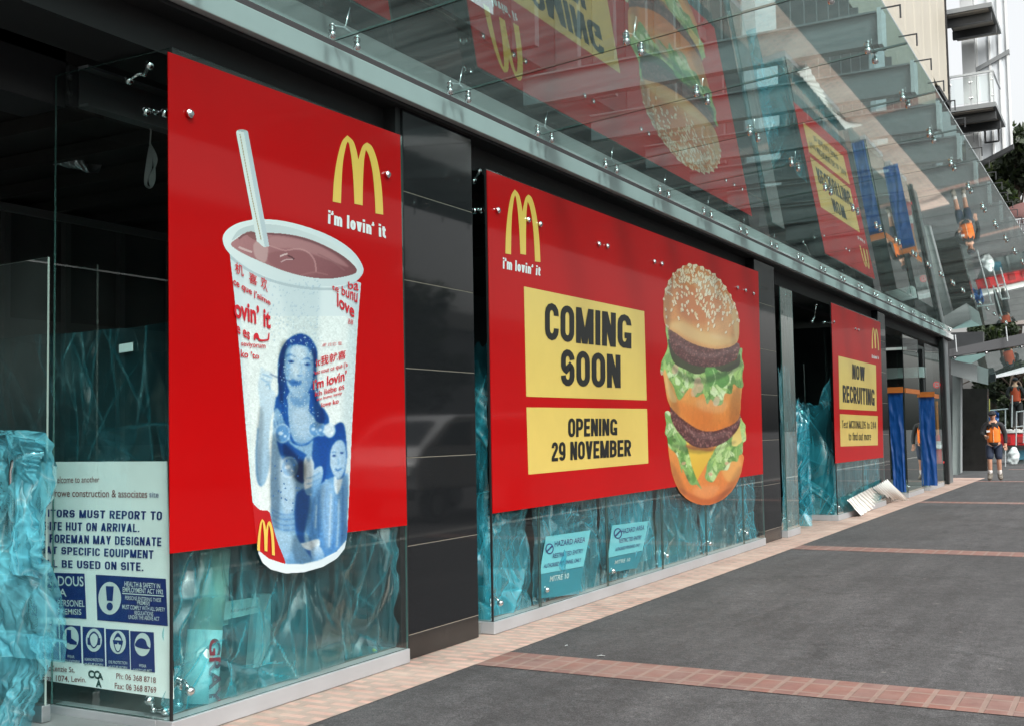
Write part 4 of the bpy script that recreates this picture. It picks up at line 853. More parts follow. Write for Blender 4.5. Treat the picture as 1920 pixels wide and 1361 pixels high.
for x, y in ((262,700), (232,720), (130,600), (350,770), (248,670)): BU.ell(*TC([(x, y)])[0], 6, 10, (222,178,146), al=.75, rot=.3)
G([(93,440),(160,540),(230,580),(310,588),(440,560),(472,520),(470,580),(400,615),(330,600),(250,628),(180,600),(120,560)], (54,44,30), (62,70,34), noise_=.08, out=True)
BU.fill(TC([(290,600),(335,588),(370,620),(400,610),(420,660),(380,700),(350,680),(310,690)]), (96,150,70), noise_=.08); BU.line(TC([(330,600),(345,650),(330,690)]), 1.6, (190,216,150))
patty([(93,385),(140,415),(200,455),(270,482),(340,495),(400,490),(466,462),(470,510),(440,555),(380,580),(310,590),(230,580),(160,545),(112,490)], 2)
bun = G([(75,360),(67,290),(72,210),(95,140),(130,90),(170,60),(210,45),(270,60),(330,95),(385,150),(425,215),(455,280),(469,340),(471,400),(464,450),(440,475),(400,490),(340,495),(270,482),(200,455),(140,415),(95,385)], (212,122,60), (222,150,88), ax=(.15, 1), out=True, noise_=.03)
BU.fill(TC([(150,180),(260,170),(360,240),(380,330),(260,360),(150,300)]), (196,92,36), al=.5, soft=40)
BU.fill(TC([(90,372),(140,405),(200,440),(280,470),(350,482),(440,468),(466,440),(380,425),(260,395),(160,345)]), (234,190,130), al=.8, soft=34)
BU.fill(TC([(410,220),(450,290),(468,380),(455,450),(440,380),(425,290)]), (238,196,140), al=.7, soft=5)
r = np.random.default_rng(11); k = 0
while k < 430:
    x = r.uniform(75, 465); y = 40+430*r.beta(1.1, 2.2)
    if y > 350 and r.random() < .6 and x < 300: continue
    dens = 1 if y < 150 else (.75 if x > 250 else .45)
    if r.random() > dens: continue
    q = TC([(x, y)])[0]; a = math.pi/2+(x-270)/600+r.normal(0, .25); l = r.uniform(2.8, 4.8)
    BU.ell(q[0]+.6, q[1]+.8, l, 1.9, (148,76,34), rot=a, clip=bun, al=.6, n=8); BU.ell(*q, l, 1.75, (240,214,184) if r.random() < .8 else (226,190,150), rot=a, clip=bun, n=8); k += 1
for x, y in [(120,96),(146,76),(172,58),(205,44),(240,50),(275,60),(310,80),(340,98),(370,130),(398,165),(425,210),(446,255),(460,305),(470,345),(98,136),(80,180),(70,230)]:
    q = TC([(x, y)])[0]; BU.ell(*q, 3.2, 2.2, (240,212,180), rot=x/100, out=True, n=8)
SU = lambda pts, k, soft=14: BU.shade(TC(pts), k, soft, BU.a)
SU([(70,200),(120,110),(110,260),(100,380),(78,360)], .80); SU([(400,180),(470,340),(466,460),(430,470),(430,320)], .86); SU([(230,110),(330,120),(360,200),(260,200)], 1.28, 20); SU([(300,250),(400,280),(420,420),(320,430)], 1.12, 20)
SU([(95,640),(140,760),(150,850),(110,800)], .82); SU([(430,740),(478,700),(470,860),(420,890)], .84); SU([(250,760),(400,770),(380,830),(270,820)], 1.15, 14)
SU([(100,1080),(140,1140),(190,1260),(150,1250),(110,1150)], .82); SU([(400,1230),(470,1120),(486,1150),(430,1250),(340,1315)], .82); SU([(230,1230),(360,1220),(330,1280),(250,1280)], 1.12, 16)
SU([(120,440),(230,500),(330,520),(460,480),(460,500),(320,545),(210,520)], 1.14, 6); SU([(110,830),(230,930),(400,930),(470,860),(460,900),(380,960),(230,960)], 1.12, 6); SU([(95,560),(200,640),(300,640),(470,560),(480,590),(320,670),(180,660)], .72, 6); SU([(110,1000),(200,1010),(350,1020),(440,980),(440,1000),(300,1045),(190,1040)], .78, 6)
BU.blur(BU.a & ~bun, 1, .7)
BU.build('burger_print', F1, p2, PRINT, .98)

# --- recruiting poster
p3 = poster([(1566,868),(1656,857),(1650,605),(1558,568)], 'narrow red poster reading NOW RECRUITING further along the glass', 0)
TE = T(1280, 454, 3.)
arches(p3, TE([(1064,600)])[0], TE([(1101,492)])[0]); gtext("i’m lovin’ it", TE([(1064,652),(1103,661),(1103,643),(1064,632)]), WHITE, p3, F1, .2, .09, 'slogan')
flat(TE([(876,640),(1087,692),(1092,948),(882,937)]), YELLOW, p3, F1, 'yellow_panel'); flat(TE([(884,965),(1097,976),(1098,1140),(888,1147)]), YELLOW, p3, F1, 'yellow_panel')
for s_, q, b_ in [("NOW", [(955,768),(1025,780),(1024,703),(954,685)], .024), ("RECRUITING", [(902,898),(1080,918),(1079,826),(900,802)], .024), ("Text MCDONALDS to 244", [(896,1044),(1088,1048),(1088,1008),(896,1000)], .016), ("to find out more", [(934,1113),(1060,1112),(1060,1068),(934,1068)], .016)]:
    gtext(s_, TE(q), INK, p3, F2, .18 if b_ > .02 else .12)

# ------------------------------------------------------------------ site safety board behind the return glass
SY = Y1+.03
site = empty('safety_sign', (-.5, SY, .25), 'white site safety board with blue warning panels behind the corner glass', 'sign')
SB = mat('sign_board_white', (.92, .93, .92), .45, var=.06); NAVY = mat('navy_sign_ink', (.012, .028, .16), .45); MAR = mat('maroon_sign_ink', (.22, .05, .05), .5); SWH = mat('sign_white_ink', (.66, .70, .70), .5); DGR = mat('dark_green_ink', (.02, .06, .055), .5)
def ony(y):
    def f(px, py): return yp(px, py, y)
    return f
S1, S2, S3 = ony(SY-.003), ony(SY-.005), ony(SY-.007)
TD = T(60, 850, 2.663)
q = [yp(a, b, SY) for a, b in TD([(705,1225),(672,38)])]
MB().slab([(-1.02,SY,q[0].z+.01),(q[0].x,SY,q[0].z),(q[1].x,SY,q[1].z),(-1.02,SY,q[1].z+.0)], (0,.006,0)).build('board', SB, site)
for s_, qd, m_, b_ in [("Welcome to another", [(95,148),(336,142),(336,114),(95,112)], MAR, 0.), ("crowe construction & associates", [(97,214),(575,220),(575,182),(97,178)], MAR, .004), ("site", [(586,217),(632,218),(632,192),(586,189)], NAVY, 0.),
        ("VISITORS MUST REPORT TO", [(0,312),(648,331),(650,288),(0,276)], NAVY, .016), ("THE SITE HUT ON ARRIVAL.", [(-40,378),(536,391),(538,350),(-40,336)], NAVY, .016), ("THE FOREMAN MAY DESIGNATE", [(-10,440),(645,461),(646,418),(-10,398)], NAVY, .016),
        ("WHAT SPECIFIC EQUIPMENT", [(0,494),(606,524),(607,482),(0,458)], NAVY, .016), ("WILL BE USED ON SITE.", [(20,562),(556,585),(556,543),(20,526)], NAVY, .016)]:
    (gtext(s_, TD(qd), m_, site, S1, .165, .10) if b_ > .01 else text(s_, TD(qd), m_, site, S1, b_))
flat(TD([(0,590),(262,598),(272,824),(0,808)]), NAVY, site, S1, 'warning_panel')
for s_, qd, b_ in [("HAZARDOUS", [(-30,655),(258,662),(256,612),(-30,606)], .012), ("AREA", [(40,708),(172,712),(172,674),(40,668)], .012), ("AUTHORISED PERSONEL", [(-60,757),(262,764),(262,732),(-60,722)], .008), ("ON THESE PREMISIS", [(-30,796),(246,804),(246,776),(-30,766)], .008)]:
    text(s_, TD(qd), SWH, site, S2, b_)
flat(TD([(318,603),(668,624),(678,860),(326,830)]), NAVY, site, S1, 'warning_panel')
def disc(cx, cy, rx, ry, m, place, name, par): return flat(TD([(cx+rx*math.cos(t), cy+ry*math.sin(t)) for t in np.linspace(0, 2*math.pi, 28, False)]), m, par, place, name)
disc(388, 721, 57, 82, SWH, S2, 'pictogram', site); flat(TD([(368,660),(408,662),(402,735),(374,733)]), NAVY, site, S3, 'pictogram'); disc(388, 762, 16, 20, NAVY, S3, 'pictogram', site)
for s_, qd, b_ in [("HEALTH & SAFETY IN", [(462,662),(640,672),(640,648),(462,636)], .012), ("EMPLOYMENT ACT 1992", [(453,690),(654,702),(654,678),(453,664)], .012), ("PERSONS ENTERING THESE", [(465,728),(645,740),(645,722),(465,708)], .004), ("PREMISIS", [(525,752),(588,758),(588,738),(525,732)], .004),
        ("MUST COMPLY WITH ALL SAFETY", [(451,774),(664,788),(664,768),(451,752)], .004), ("REGULATIONS", [(512,803),(605,809),(605,789),(512,783)], .004), ("UNDER THE ABOVE ACT", [(482,824),(636,834),(636,814),(482,804)], .004)]:
    text(s_, TD(qd), SWH, site, S2, b_)
flat(TD([(450,694),(658,708),(658,713),(450,699)]), SWH, site, S2, 'rule')
for i, (x0, x1, y0, y1) in enumerate([(30,132,845,1030),(139,242,852,1046),(252,360,862,1062),(368,484,873,1076),(490,608,884,1092)]):
    flat(TD([(x0,y0),(x1,y0+7),(x1+6,y1),(x0+4,y1-14)]), NAVY, site, S1, 'warning_panel'); cx, cy = (x0+x1)/2+3, y0+68; disc(cx, cy, 40, 58, SWH, S2, 'pictogram', site)
    P = lambda pts: flat(TD([(cx+a, cy+b) for a, b in pts]), NAVY, site, S3, 'pictogram')
    if i == 1: P([(-20,-42),(2,-40),(2,0),(30,20),(30,34),(-6,30),(-8,24),(-22,24)])
    elif i == 2:
        P(cm([(-24,-20),(0,-44),(24,-20),(20,20),(0,42),(-20,20)], 4)); flat(TD([(cx+a, cy+b) for a, b in cm([(-18,-16),(0,-34),(18,-16),(15,16),(0,34),(-15,16)], 4)]), SWH, site, ony(SY-.008), 'pictogram'); P([(-32,-12),(-18,-14),(-18,26),(-32,22)]); P([(18,-12),(32,-10),(32,24),(18,26)])
    elif i == 3:
        P(cm([(-22,-10),(0,-48),(22,-10),(14,36),(0,50),(-14,36)], 4)); flat(TD([(cx+a, cy+b) for a, b in cm([(-18,-8),(0,-28),(18,-8),(11,30),(0,44),(-11,30)], 4)]), SWH, site, ony(SY-.008), 'pictogram'); flat(TD([(cx+a, cy+b) for a, b in [(-26,-12),(26,-8),(22,14),(4,10),(0,-2),(-4,10),(-22,8)]]), NAVY, site, ony(SY-.009), 'pictogram')
    elif i == 4: P(cm([(-36,8),(-30,-18),(-8,-32),(14,-22),(24,6),(38,20),(10,22)], 4))
    for t_, dy, ww in [((), 0, 0)] if i == 0 else [(("WEAR","SAFETY FOOTWEAR"),("HEARING PROTECTION","MUST BE WORN"),("EYE PROTECTION","MUST BE WORN"),("WEAR","SAFETY HELMET"))[i-1][j:j+1]+(j, 0) for j in (0, 1)]:
        if not t_: continue
        hw = min(46, 4.6*len(t_)); yy = y1-44+dy*24; text(t_, TD([(cx-hw,yy+14),(cx+hw,yy+20),(cx+hw,yy+5),(cx-hw,yy)]), SWH, site, S2, .004)
for s_, qd, m_ in [("McKenzie St,", [(60,1086),(212,1096),(212,1066),(60,1052)], MAR), ("PO Box 1074, Levin.", [(0,1134),(270,1146),(270,1114),(0,1098)], MAR), ("Ph: 06 368 8718", [(421,1122),(618,1145),(618,1116),(421,1094)], MAR), ("Fax: 06 368 8769", [(413,1172),(620,1195),(620,1164),(413,1142)], MAR)]:
    text(s_, TD(qd), m_, site, S1, .004)
for s_, x, y, hgt in (("C", 280, 1118, 40), ("C", 308, 1122, 42), ("A", 326, 1126, 34), ("A", 318, 1164, 38)): text(s_, TD([(x,y),(x+30,y+4),(x+30,y-hgt+4),(x,y-hgt)]), DGR, site, S1, .05, 'emblem')
# ------------------------------------------------------------------ crumpled protective film
def ridge(p, s, seed):
    q = Vector((p[0]*s+seed*7.3, p[1]*s-seed*3.1, seed*1.7)); a = 0; w_ = 1
    for k in range(4): a += w_*(1-abs(noise.noise(q*(2**k)))*2.2); w_ *= .5
    return a/2
def folds(A, B_, lu, lv, amp, seed, n=46):
    """sharp-ridged folds running every way across the sheet, each a cusp that fades along its length"""
    r = np.random.default_rng(seed+100); D = np.zeros(A.shape); L = np.zeros(A.shape); X = A*lu; Z = B_*lv
    for k in range(n):
        th = r.choice([r.normal(.45, .3), r.normal(-.55, .35), r.normal(0, .25), r.uniform(-1.6, 1.6)]); c, s_ = math.cos(th), math.sin(th); px, pz = r.uniform(0, lu), r.uniform(0, lv)
        al = (X-px)*s_+(Z-pz)*c; d = (X-px)*c-(Z-pz)*s_+.02*np.sin(al*r.uniform(3, 9)+r.uniform(0, 6)); ln = r.uniform(.12, .5); m = np.exp(-(al/ln)**2); wd = r.uniform(.015, .09)
        D += r.choice([-1, 1])*amp*r.uniform(.25, 1)*m*np.exp(-np.abs(d)/wd); L = np.maximum(L, m*np.exp(-(d/.006)**2)*r.uniform(.2, 1))
    return D, L
def film(o, u, v, amp, seed, label, m, nu=60, nv=50, sc_=3., rag=.05, sag=.0, name='plastic_film', nrm=None, nf=46):
    o, u, v = Vector(o), Vector(u), Vector(v); n = np.array(nrm or u.cross(v).normalized()); lu, lv = u.length, v.length
    nu = min(max(int(lu/.0105), 30), 200); nv = min(max(int(lv/.0105), 30), 200)
    A, B_ = np.meshgrid(np.linspace(0, 1, nu+1), np.linspace(0, 1, nv+1)); D, L = folds(A, B_, lu, lv, amp, seed, nf)
    ru = np.array([rag*noise.noise(Vector((b*6, seed, 0))) for b in np.linspace(0, 1, nv+1)])[:, None]; rv = np.array([rag*2*noise.noise(Vector((a*5, seed+3, 1))) for a in np.linspace(0, 1, nu+1)])[None]
    A2 = A+ru*np.sign(A-.5)*np.abs(2*A-1)**4; B2 = B_+np.where(B_ > .8, (B_-.8)/.2, 0)*(rv-sag*np.sin(A*math.pi))
    P = np.array(o)+A2[..., None]*np.array(u)+B2[..., None]*np.array(v)+D[..., None]*n
    idx = np.arange((nu+1)*(nv+1)).reshape(nv+1, nu+1); F = np.stack([idx[:-1,:-1], idx[:-1,1:], idx[1:,1:], idx[1:,:-1]], -1).reshape(-1, 4)
    me = bpy.data.meshes.new(name); me.from_pydata(P.reshape(-1, 3).tolist(), [], F.tolist()); me.materials.append(m); me.polygons.foreach_set('use_smooth', [True]*len(F))
    at = me.color_attributes.new('fold', 'FLOAT_COLOR', 'POINT'); cc = np.ones((L.size, 4)); cc[:, :3] = L.reshape(-1, 1); at.data.foreach_set('color', cc.ravel())
    return tag(link(name, me), label, 'plastic film', 'blue plastic films on the shop glass')
film((-.075, Y1+.06, .10), (0, 2.02, 0), (0, 0, .98), .042, 1, 'blue film behind the glass under the milkshake poster', FILMA, 70, 40, nf=70)
film((-1.7, Y1+.12, 1.25), (1.68, 0, 0), (0, 0, .85), .012, 2, 'thin dark teal film above the white safety board', FILMD, 40, 40, rag=.006)
tag(MB().slab([yp(a, b, Y1+.1) for a, b in ((223,662),(249,658),(249,642),(223,646))], (0,.002,0)).build('tape_piece', mat('white_tape', (.7,.78,.78), .5)), 'small white tape piece holding the dark film behind the corner glass', 'tape')
film((-.16, Y1+.2, 1.0), (.0, 1.9, .0), (0, 0, 1.0), .02, 12, 'thin film hidden upper strip behind milkshake poster', FILMD, 20, 20) if False else None
ysB = [Y3+.03, 8.226, 9.566, 10.935, 12.273, 13.65, Y4-.04]
wh = ['leftmost pane under the burger poster, beside the granite column', 'pane with the first hazard sign', 'pane with the second hazard sign', 'plain pane under the yellow panels end', 'pane under the burger bun', 'narrow last pane before the second column']
for k, (a, b) in enumerate(zip(ysB, ysB[1:])):
    film((-.085, a+.02, .10), (0, b-a-.04, 0), (0, 0, .92), .034, 20+k, 'crumpled blue film behind the '+wh[k], FILM, 44, 34)
film((-.40, Y3+.03, .10), (.36, 0, 0), (0, 0, 2.1), .03, 31, 'tall blue film on the return glass beside the first granite column', FILM, 20, 70)
film((-.075, Y5+.06, .10), (0, 3.8, 0), (0, 0, .95), .03, 33, 'blue film behind the glass under the recruiting poster', FILM, 70, 34, sc_=2)
film((-.82, Y5+.03, .10), (.76, 0, 0), (0, 0, 2.2), .03, 34, 'dark blue film on the return glass left of the recruiting poster', FILM, 30, 60, sag=.2)
film((-.06, 15.60, .10), (0, .6, 0), (0, 0, 2.25), .02, 35, 'blue film on the slim fin pane right of the second column', FILM, 20, 60)

# ------------------------------------------------------------------ open glass door at the left, wrapped in film
DY = 4.05; dq = lambda x, y: yp(x, y, DY)
dr = empty('glass_door', dq(60, 1357), 'frameless glass door leaf standing open at the left edge', 'door')
xR, zt_ = dq(88, 700).x, dq(85, 483).z
MB().slab([(-1.9,DY,.09),(xR,DY,.06),(xR+.0,DY,zt_),(-1.9,DY,zt_-.03)], (0,.012,0), 0, 1).build('glass_leaf', [glassmat('door_glass', (.80,.88,.87), 1.5, 2.2, dirt=.10), mat('pale_glass_edge', (.35,.42,.38), .3)], dr)
hp = [dq(42,1075), dq(42,960), dq(42,885), dq(46,864), dq(56,855), dq(70,851), dq(86,850)]
hp = [p+Vector((0,-.07 if i < 6 else -.01,0)) for i, p in enumerate(hp)]
MB().tube(hp, .014, 10).build('pull_handle', CHROME, dr, smooth=True)
MB().box(xR-.10, xR+.005, DY-.02, DY+.035, .052, .14).build('floor_shoe', STEEL, dr, bevel=.004)
def wrap(name, pts_l, pts_r, amp, seed, label, yoff=-.06, nu=90, nv=150, wd=.9, ht=1.7, nf=60):
    L_ = np.array(cm(pts_l, 6, False)); R_ = np.array(cm(pts_r, 6, False)); b = np.linspace(0, 1, nv+1); a = np.linspace(0, 1, nu+1)
    el = np.stack([np.interp(b*(len(L_)-1), np.arange(len(L_)), L_[:, k]) for k in (0, 1)], 1); er = np.stack([np.interp(b*(len(R_)-1), np.arange(len(R_)), R_[:, k]) for k in (0, 1)], 1)
    er[:, 0] += [9*noise.noise(Vector((t*9, seed, 0)))+5*noise.noise(Vector((t*31, seed, 2))) for t in b]
    el = np.array([dq(*p) for p in el]); er = np.array([dq(*p) for p in er]); A, B_ = np.meshgrid(a, b); D, Lf = folds(A, B_, wd, ht, amp, seed, nf)
    P = el[:, None]*(1-A[..., None])+er[:, None]*A[..., None]
    sl = np.array([[noise.noise(Vector((x*2.2, z*3, seed))) for x in a] for z in b]); P[..., 1] += yoff-D-.05*np.sin(A*math.pi)-.035*sl
    idx = np.arange((nu+1)*(nv+1)).reshape(nv+1, nu+1); F = np.stack([idx[:-1,:-1], idx[:-1,1:], idx[1:,1:], idx[1:,:-1]], -1).reshape(-1, 4)
    me = bpy.data.meshes.new('plastic_wrap'); me.from_pydata(P.reshape(-1, 3).tolist(), [], F.tolist()); me.materials.append(FILMW); me.polygons.foreach_set('use_smooth', [True]*len(F))
    at = me.color_attributes.new('fold', 'FLOAT_COLOR', 'POINT'); cc = np.ones((Lf.size, 4)); cc[:, :3] = Lf.reshape(-1, 1); at.data.foreach_set('color', cc.ravel())
    return tag(link('plastic_wrap', me), label, 'plastic film', 'blue film wrapped on the glass door')
wrap('w', [(-60,806),(-60,900),(-60,1000),(-60,1100),(-60,1200)], [(70,806),(122,834),(118,1000),(130,1100),(136,1238)], .05, 3, 'blue film draped over the door handle, lower left of picture', nf=110)
wrap('w2', [(46,808),(60,840),(62,900),(74,980),(84,1060)], [(118,826),(112,860),(104,900),(110,985),(100,1080)], .035, 5, 'torn strip of blue film hanging round the handle end', -.10, 40, 90, .25, .8, 26)
wrap('w3', [(-60,1190),(-60,1260),(-60,1330),(-60,1420)], [(118,1180),(116,1255),(92,1330),(76,1420)], .045, 8, 'blue film bunched at the foot of the glass door', -.05, 80, 60, .8, .6, 40)

# ------------------------------------------------------------------ things stored behind the glass
CARD = mat('cardboard', (.55, .50, .38), .85, var=.15); TUBEW = mat('tube_wrapper', (.82, .88, .86), .4, var=.08)
def ipt(px, py, x): return fp(px, py, x)
tb = empty('cardboard_tube', ipt(372,1325,-.2), 'carpet tube in a white printed wrapper standing by the corner glass', 'tube')
a, b, c = ipt(372,1318,-.2), ipt(385,1180,-.22), ipt(404,1028,-.24)
MB().tube([a, b], [.098, .094], 20).build('wrapper', TUBEW, tb, smooth=True)
MB().tube([b+Vector((0,0,-.03)), c], [.088, .086], 20).build('core', CARD, tb, smooth=True)
text("GRAY", [(392,1196),(392,1322),(414,1318),(414,1196)], mat('wrapper_maroon', (.22,.03,.05), .5), tb, onx(-.105), .03)
def board(px, label, col, x=-.35, th=.03, name='timber_board', cat='board', rough=.7, m=None):
    q = [ipt(a, b, x) for a, b in px]
    return tag(MB().slab(q, (-th,0,0)).build(name, m or mat(name+'_paint%d' % len(MATS), col, rough, var=.15)), label, cat)
board([(388,1180),(428,1170),(430,1030),(398,1036)], 'pale plaster board strip standing behind the cardboard tube', (.62,.63,.55))
board([(420,1162),(490,1146),(488,1118),(418,1128)], 'small pale notice on a board behind the milkshake poster glass', (.75,.70,.62), -.3, .01, 'paper_notice', 'notice')
text("Authorised personnel", [(432,1150),(484,1140),(484,1133),(432,1142)], MAR, bpy.data.objects['paper_notice'], onx(-.298), 0)
board([(472,1282),(506,1274),(508,1112),(486,1114)], 'pale steel stud leaning behind the glass under the cup', (.68,.74,.72), -.55, .06, 'steel_stud', 'stud')
board([(612,1262),(626,1260),(664,1000),(654,1000)], 'narrow glass strip leaning inside, left of the wider one', (.3,.6,.6), -.12, .012, 'glass_strip', 'glass', m=GLASS)
board([(632,1258),(652,1253),(697,994),(680,996)], 'wider glass strip leaning inside the milkshake window', (.3,.6,.6), -.15, .012, 'glass_strip', 'glass', m=GLASS)
st = empty('step_stool', ipt(690,1235,-.5), 'small folding step stool inside the milkshake window', 'step')
for py, w_ in ((1148,.16),(1198,.22)):
    p = ipt(690, py, -.55); MB().box(p.x-.1, p.x+.1, p.y-w_, p.y+w_, p.z-.015, p.z+.015).build('tread', GREYPAINT, st)
for s_ in (-.24, .24):
    p, q = ipt(690,1060,-.6), ipt(690,1236,-.5); MB().tube([p+Vector((0,s_*.8,0)), q+Vector((0,s_,0))], .014, 6).build('leg', GREYPAINT, st)
YT = mat('yellow_hose_rubber', (.55, .34, .04), .45)
tag(MB().tube([ipt(*p, -.18) for p in cm([(655,1238),(680,1240),(698,1232),(706,1222),(700,1218),(718,1228),(740,1222)], 5, False)], .012, 8).build('yellow_hose', YT, smooth=True), 'short yellow hose lying on the sill behind the glass', 'hose')
HZ = mat('hazard_board', (.20, .56, .64), .5, var=.05); HZD = mat('hazard_dark_band', (.03, .22, .29), .5)
TH = T(880, 880, 3.31)
def hazard(q, dark, lines, lab, x):
    o = empty('hazard_sign', ipt(*TH([dark[1]])[0], x), lab, 'sign', 'hazard boards behind the glass')
    MB().slab([ipt(a, b, x) for a, b in TH(q)], (-.008,0,0)).build('board', HZ, o)
    MB().slab([ipt(a, b, x) for a, b in TH(dark)], (-.008,0,0)).build('lower_panel', HZD, o)
    for s_, qd, m_ in lines: text(s_, TH(qd), m_, o, onx(x+.003), .008)
    return o
h1 = hazard([(440,648),(708,598),(752,375),(480,415)], [(425,800),(680,770),(708,602),(440,650)], [("HAZARD AREA", [(530,478),(718,448),(722,415),(530,442)], NAVY), ("RESTRICTED ENTRY", [(518,550),(705,515),(708,488),(520,520)], NAVY), ("AUTHORISED PERSONNEL ONLY", [(462,612),(692,570),(695,545),(465,585)], NAVY), ("MITRE 10", [(498,696),(616,672),(620,640),(504,660)], SWH)],
    'nearer pale hazard area board among the blue film', -.036)
h2 = hazard([(865,545),(1075,500),(1112,318),(890,345)], [(860,640),(1040,610),(1072,505),(866,548)], [("HAZARD AREA", [(945,398),(1085,370),(1088,342),(948,366)], NAVY), ("RESTRICTED ENTRY", [(930,455),(1068,430),(1070,405),(932,428)], NAVY), ("AUTHORISED PERSONNEL ONLY", [(905,506),(1058,474),(1062,455),(908,484)], NAVY), ("MITRE 10", [(902,588),(996,566),(1000,545),(906,562)], SWH)],
    'further pale hazard area board among the blue film', -.036)
for o, c in ((h1, (498,490)), (h2, (922,395))):
    ring = [(c[0]+26*math.cos(t), c[1]+34*math.sin(t)) for t in np.linspace(0, 2*math.pi, 20, False)]; ri = [(c[0]+19*math.cos(t), c[1]+26*math.sin(t)) for t in np.linspace(0, 2*math.pi, 20, False)]
    flat(TH(ring), NAVY, o, onx(-.034), 'pictogram'); flat(TH(ri), HZ, o, onx(-.0325), 'pictogram'); flat(TH([(c[0]-20,c[1]+14),(c[0]-14,c[1]+22),(c[0]+20,c[1]-14),(c[0]+14,c[1]-22)]), NAVY, o, onx(-.031), 'pictogram')
bb_ = board([(862,330),(1050,300),(1050,180),(862,200)], 'x', (.2,.5,.55)) if False else None
tag(MB().slab([ipt(a, b, -.5) for a, b in TH([(868,700),(1130,640),(1130,120),(868,170)])], (-.03,0,0)).build('wall_board', mat('teal_board', (.16,.30,.32), .6, var=.2)), 'large plain board with OWP lettering standing behind the second hazard board', 'board')
text("OWP 20", TH([(868,320),(1050,250),(1050,205),(868,260)]), INK, bpy.data.objects['wall_board'], onx(-.49), .0)
tag(MB().slab([ipt(a, b, -.4) for a, b in TH([(1235,590),(1400,560),(1380,240),(1240,262)])], (-.25,0,0)).build('carton', mat('carton_brown', (.22,.26,.20), .8, var=.2)), 'tall brown carton standing behind the glass left of the burger bun', 'box')
tag(MB().slab([ipt(a, b, -.4) for a, b in TH([(150,840),(330,800),(330,240),(150,262)])], (-.1,0,0)).build('door_blank', mat('blank_teal', (.10,.16,.17), .6, var=.2)), 'dark door blank leaning behind the first pane of the burger window', 'door blank')
# hanging rope coil and foil duct inside
rp = MB()
for k in range(4): rp.tube([yp(*p, 4.9) for p in cm([(281,270),(288+k*2,300),(290-k*3,335),(283,352),(272+k,345),(275+k*3,310),(281,275)], 5, False)], .006, 6)
rp.tube([yp(281,272,4.9), yp(283,246,4.9), yp(276,225,4.9)], .005, 6)
tag(rp.build('rope_coil', mat('grey_rope', (.42,.43,.43), .8), smooth=True), 'grey cord coil hanging from the ceiling beside the milkshake poster', 'rope')
dm = mat('foil_duct_metal', (.55,.58,.6), .25, .6)
dk = [yp(-60,255,5.6), yp(40,272,5.6), yp(110,290,5.8), yp(175,305,6.0)]
def ductf(a, b):
    i = a*2.999; j = int(i); p = Vector(dk[j]).lerp(Vector(dk[j+1]), i-j); r_ = .085*(1+.18*noise.noise(Vector((a*30, b*8, 2)))); t = b*2*math.pi
    return p+Vector((0, r_*math.cos(t), r_*math.sin(t)))
tag(MB().grid(ductf, 120, 18).build('foil_duct', dm), 'crumpled silver foil duct under the dark ceiling at upper left', 'duct')
# glass door inside entrance at the fin, with square pull handle
ed = empty('glass_door', gp(1497, 985), 'glass door leaf with square pull handle between the two far posters', 'door')
ey = 17.2; e_ = lambda px, py: yp(px, py, ey)
a, b = e_(1487, 985), e_(1507, 682)
MB().slab([(a.x,ey,.02),(b.x,ey,.02),(b.x,ey,b.z),(a.x,ey,b.z)], (0,.012,0), 0, 1).build('glass_leaf', [GLASS, GEDGE], ed)
MB().tube([e_(1478,905)+Vector((0,-.05,0)), e_(1478,790)+Vector((0,-.05,0)), e_(1494,790)+Vector((0,-.05,0)), e_(1494,905)+Vector((0,-.05,0))], .016, 8).build('pull_handle', STEEL, ed)
f_ = film((a.x+.0, ey-.03, .03), (b.x-a.x+.06, 0, 0), (0, 0, b.z*.75), .03, 41, 'blue film on the inner glass door between the posters', FILM, 14, 50)

# ------------------------------------------------------------------ blue tarpaulins with orange tape on the glass boxes
TARP = mat('blue_tarpaulin', (.006, .060, .24), .35, coat=.3, croug=.2, var=.15); TAPE = mat('orange_tape', (.52, .13, .02), .5)
for k, (y, px0, px1, pyt, lab) in enumerate([(24.98, 1666, 1693, 734, 'blue tarpaulin curtain with orange top tape, nearer of the two'), (27.78, 1723, 1752, 742, 'blue tarpaulin curtain with orange top tape, further of the two')]):
    p = yp(px0, pyt, y); q = yp(px1, pyt, y); o = empty('tarpaulin', ((p.x+q.x)/2, y, .1), lab, 'tarpaulin', 'blue tarpaulins on the glass boxes')
    def tf(a, b, p=p, q=q, y=y, k=k):
        x = p.x+(q.x-p.x)*(a+.12*(1-b)*(1-a)); return (x, y-.05-.008*math.sin(a*11+2*b+5*noise.noise(Vector((a*2, b*2.5, k))))*(1.1-b)-.016*ridge((a*.5, b*2.), 3, k), .12+(p.z-.12)*b)
    MB().grid(tf, 40, 60).build('sheet', TARP, o, smooth=True, fix=False)
    MB().box(p.x-.01, q.x+.02, y-.10, y-.085, p.z-.03, p.z+.09).build('tape_band', TAPE, o)
    if k < 2: MB().box(-.013, .016, y+.05, y+1.8, p.z-.03, p.z+.07).build('tape_band', TAPE, o)

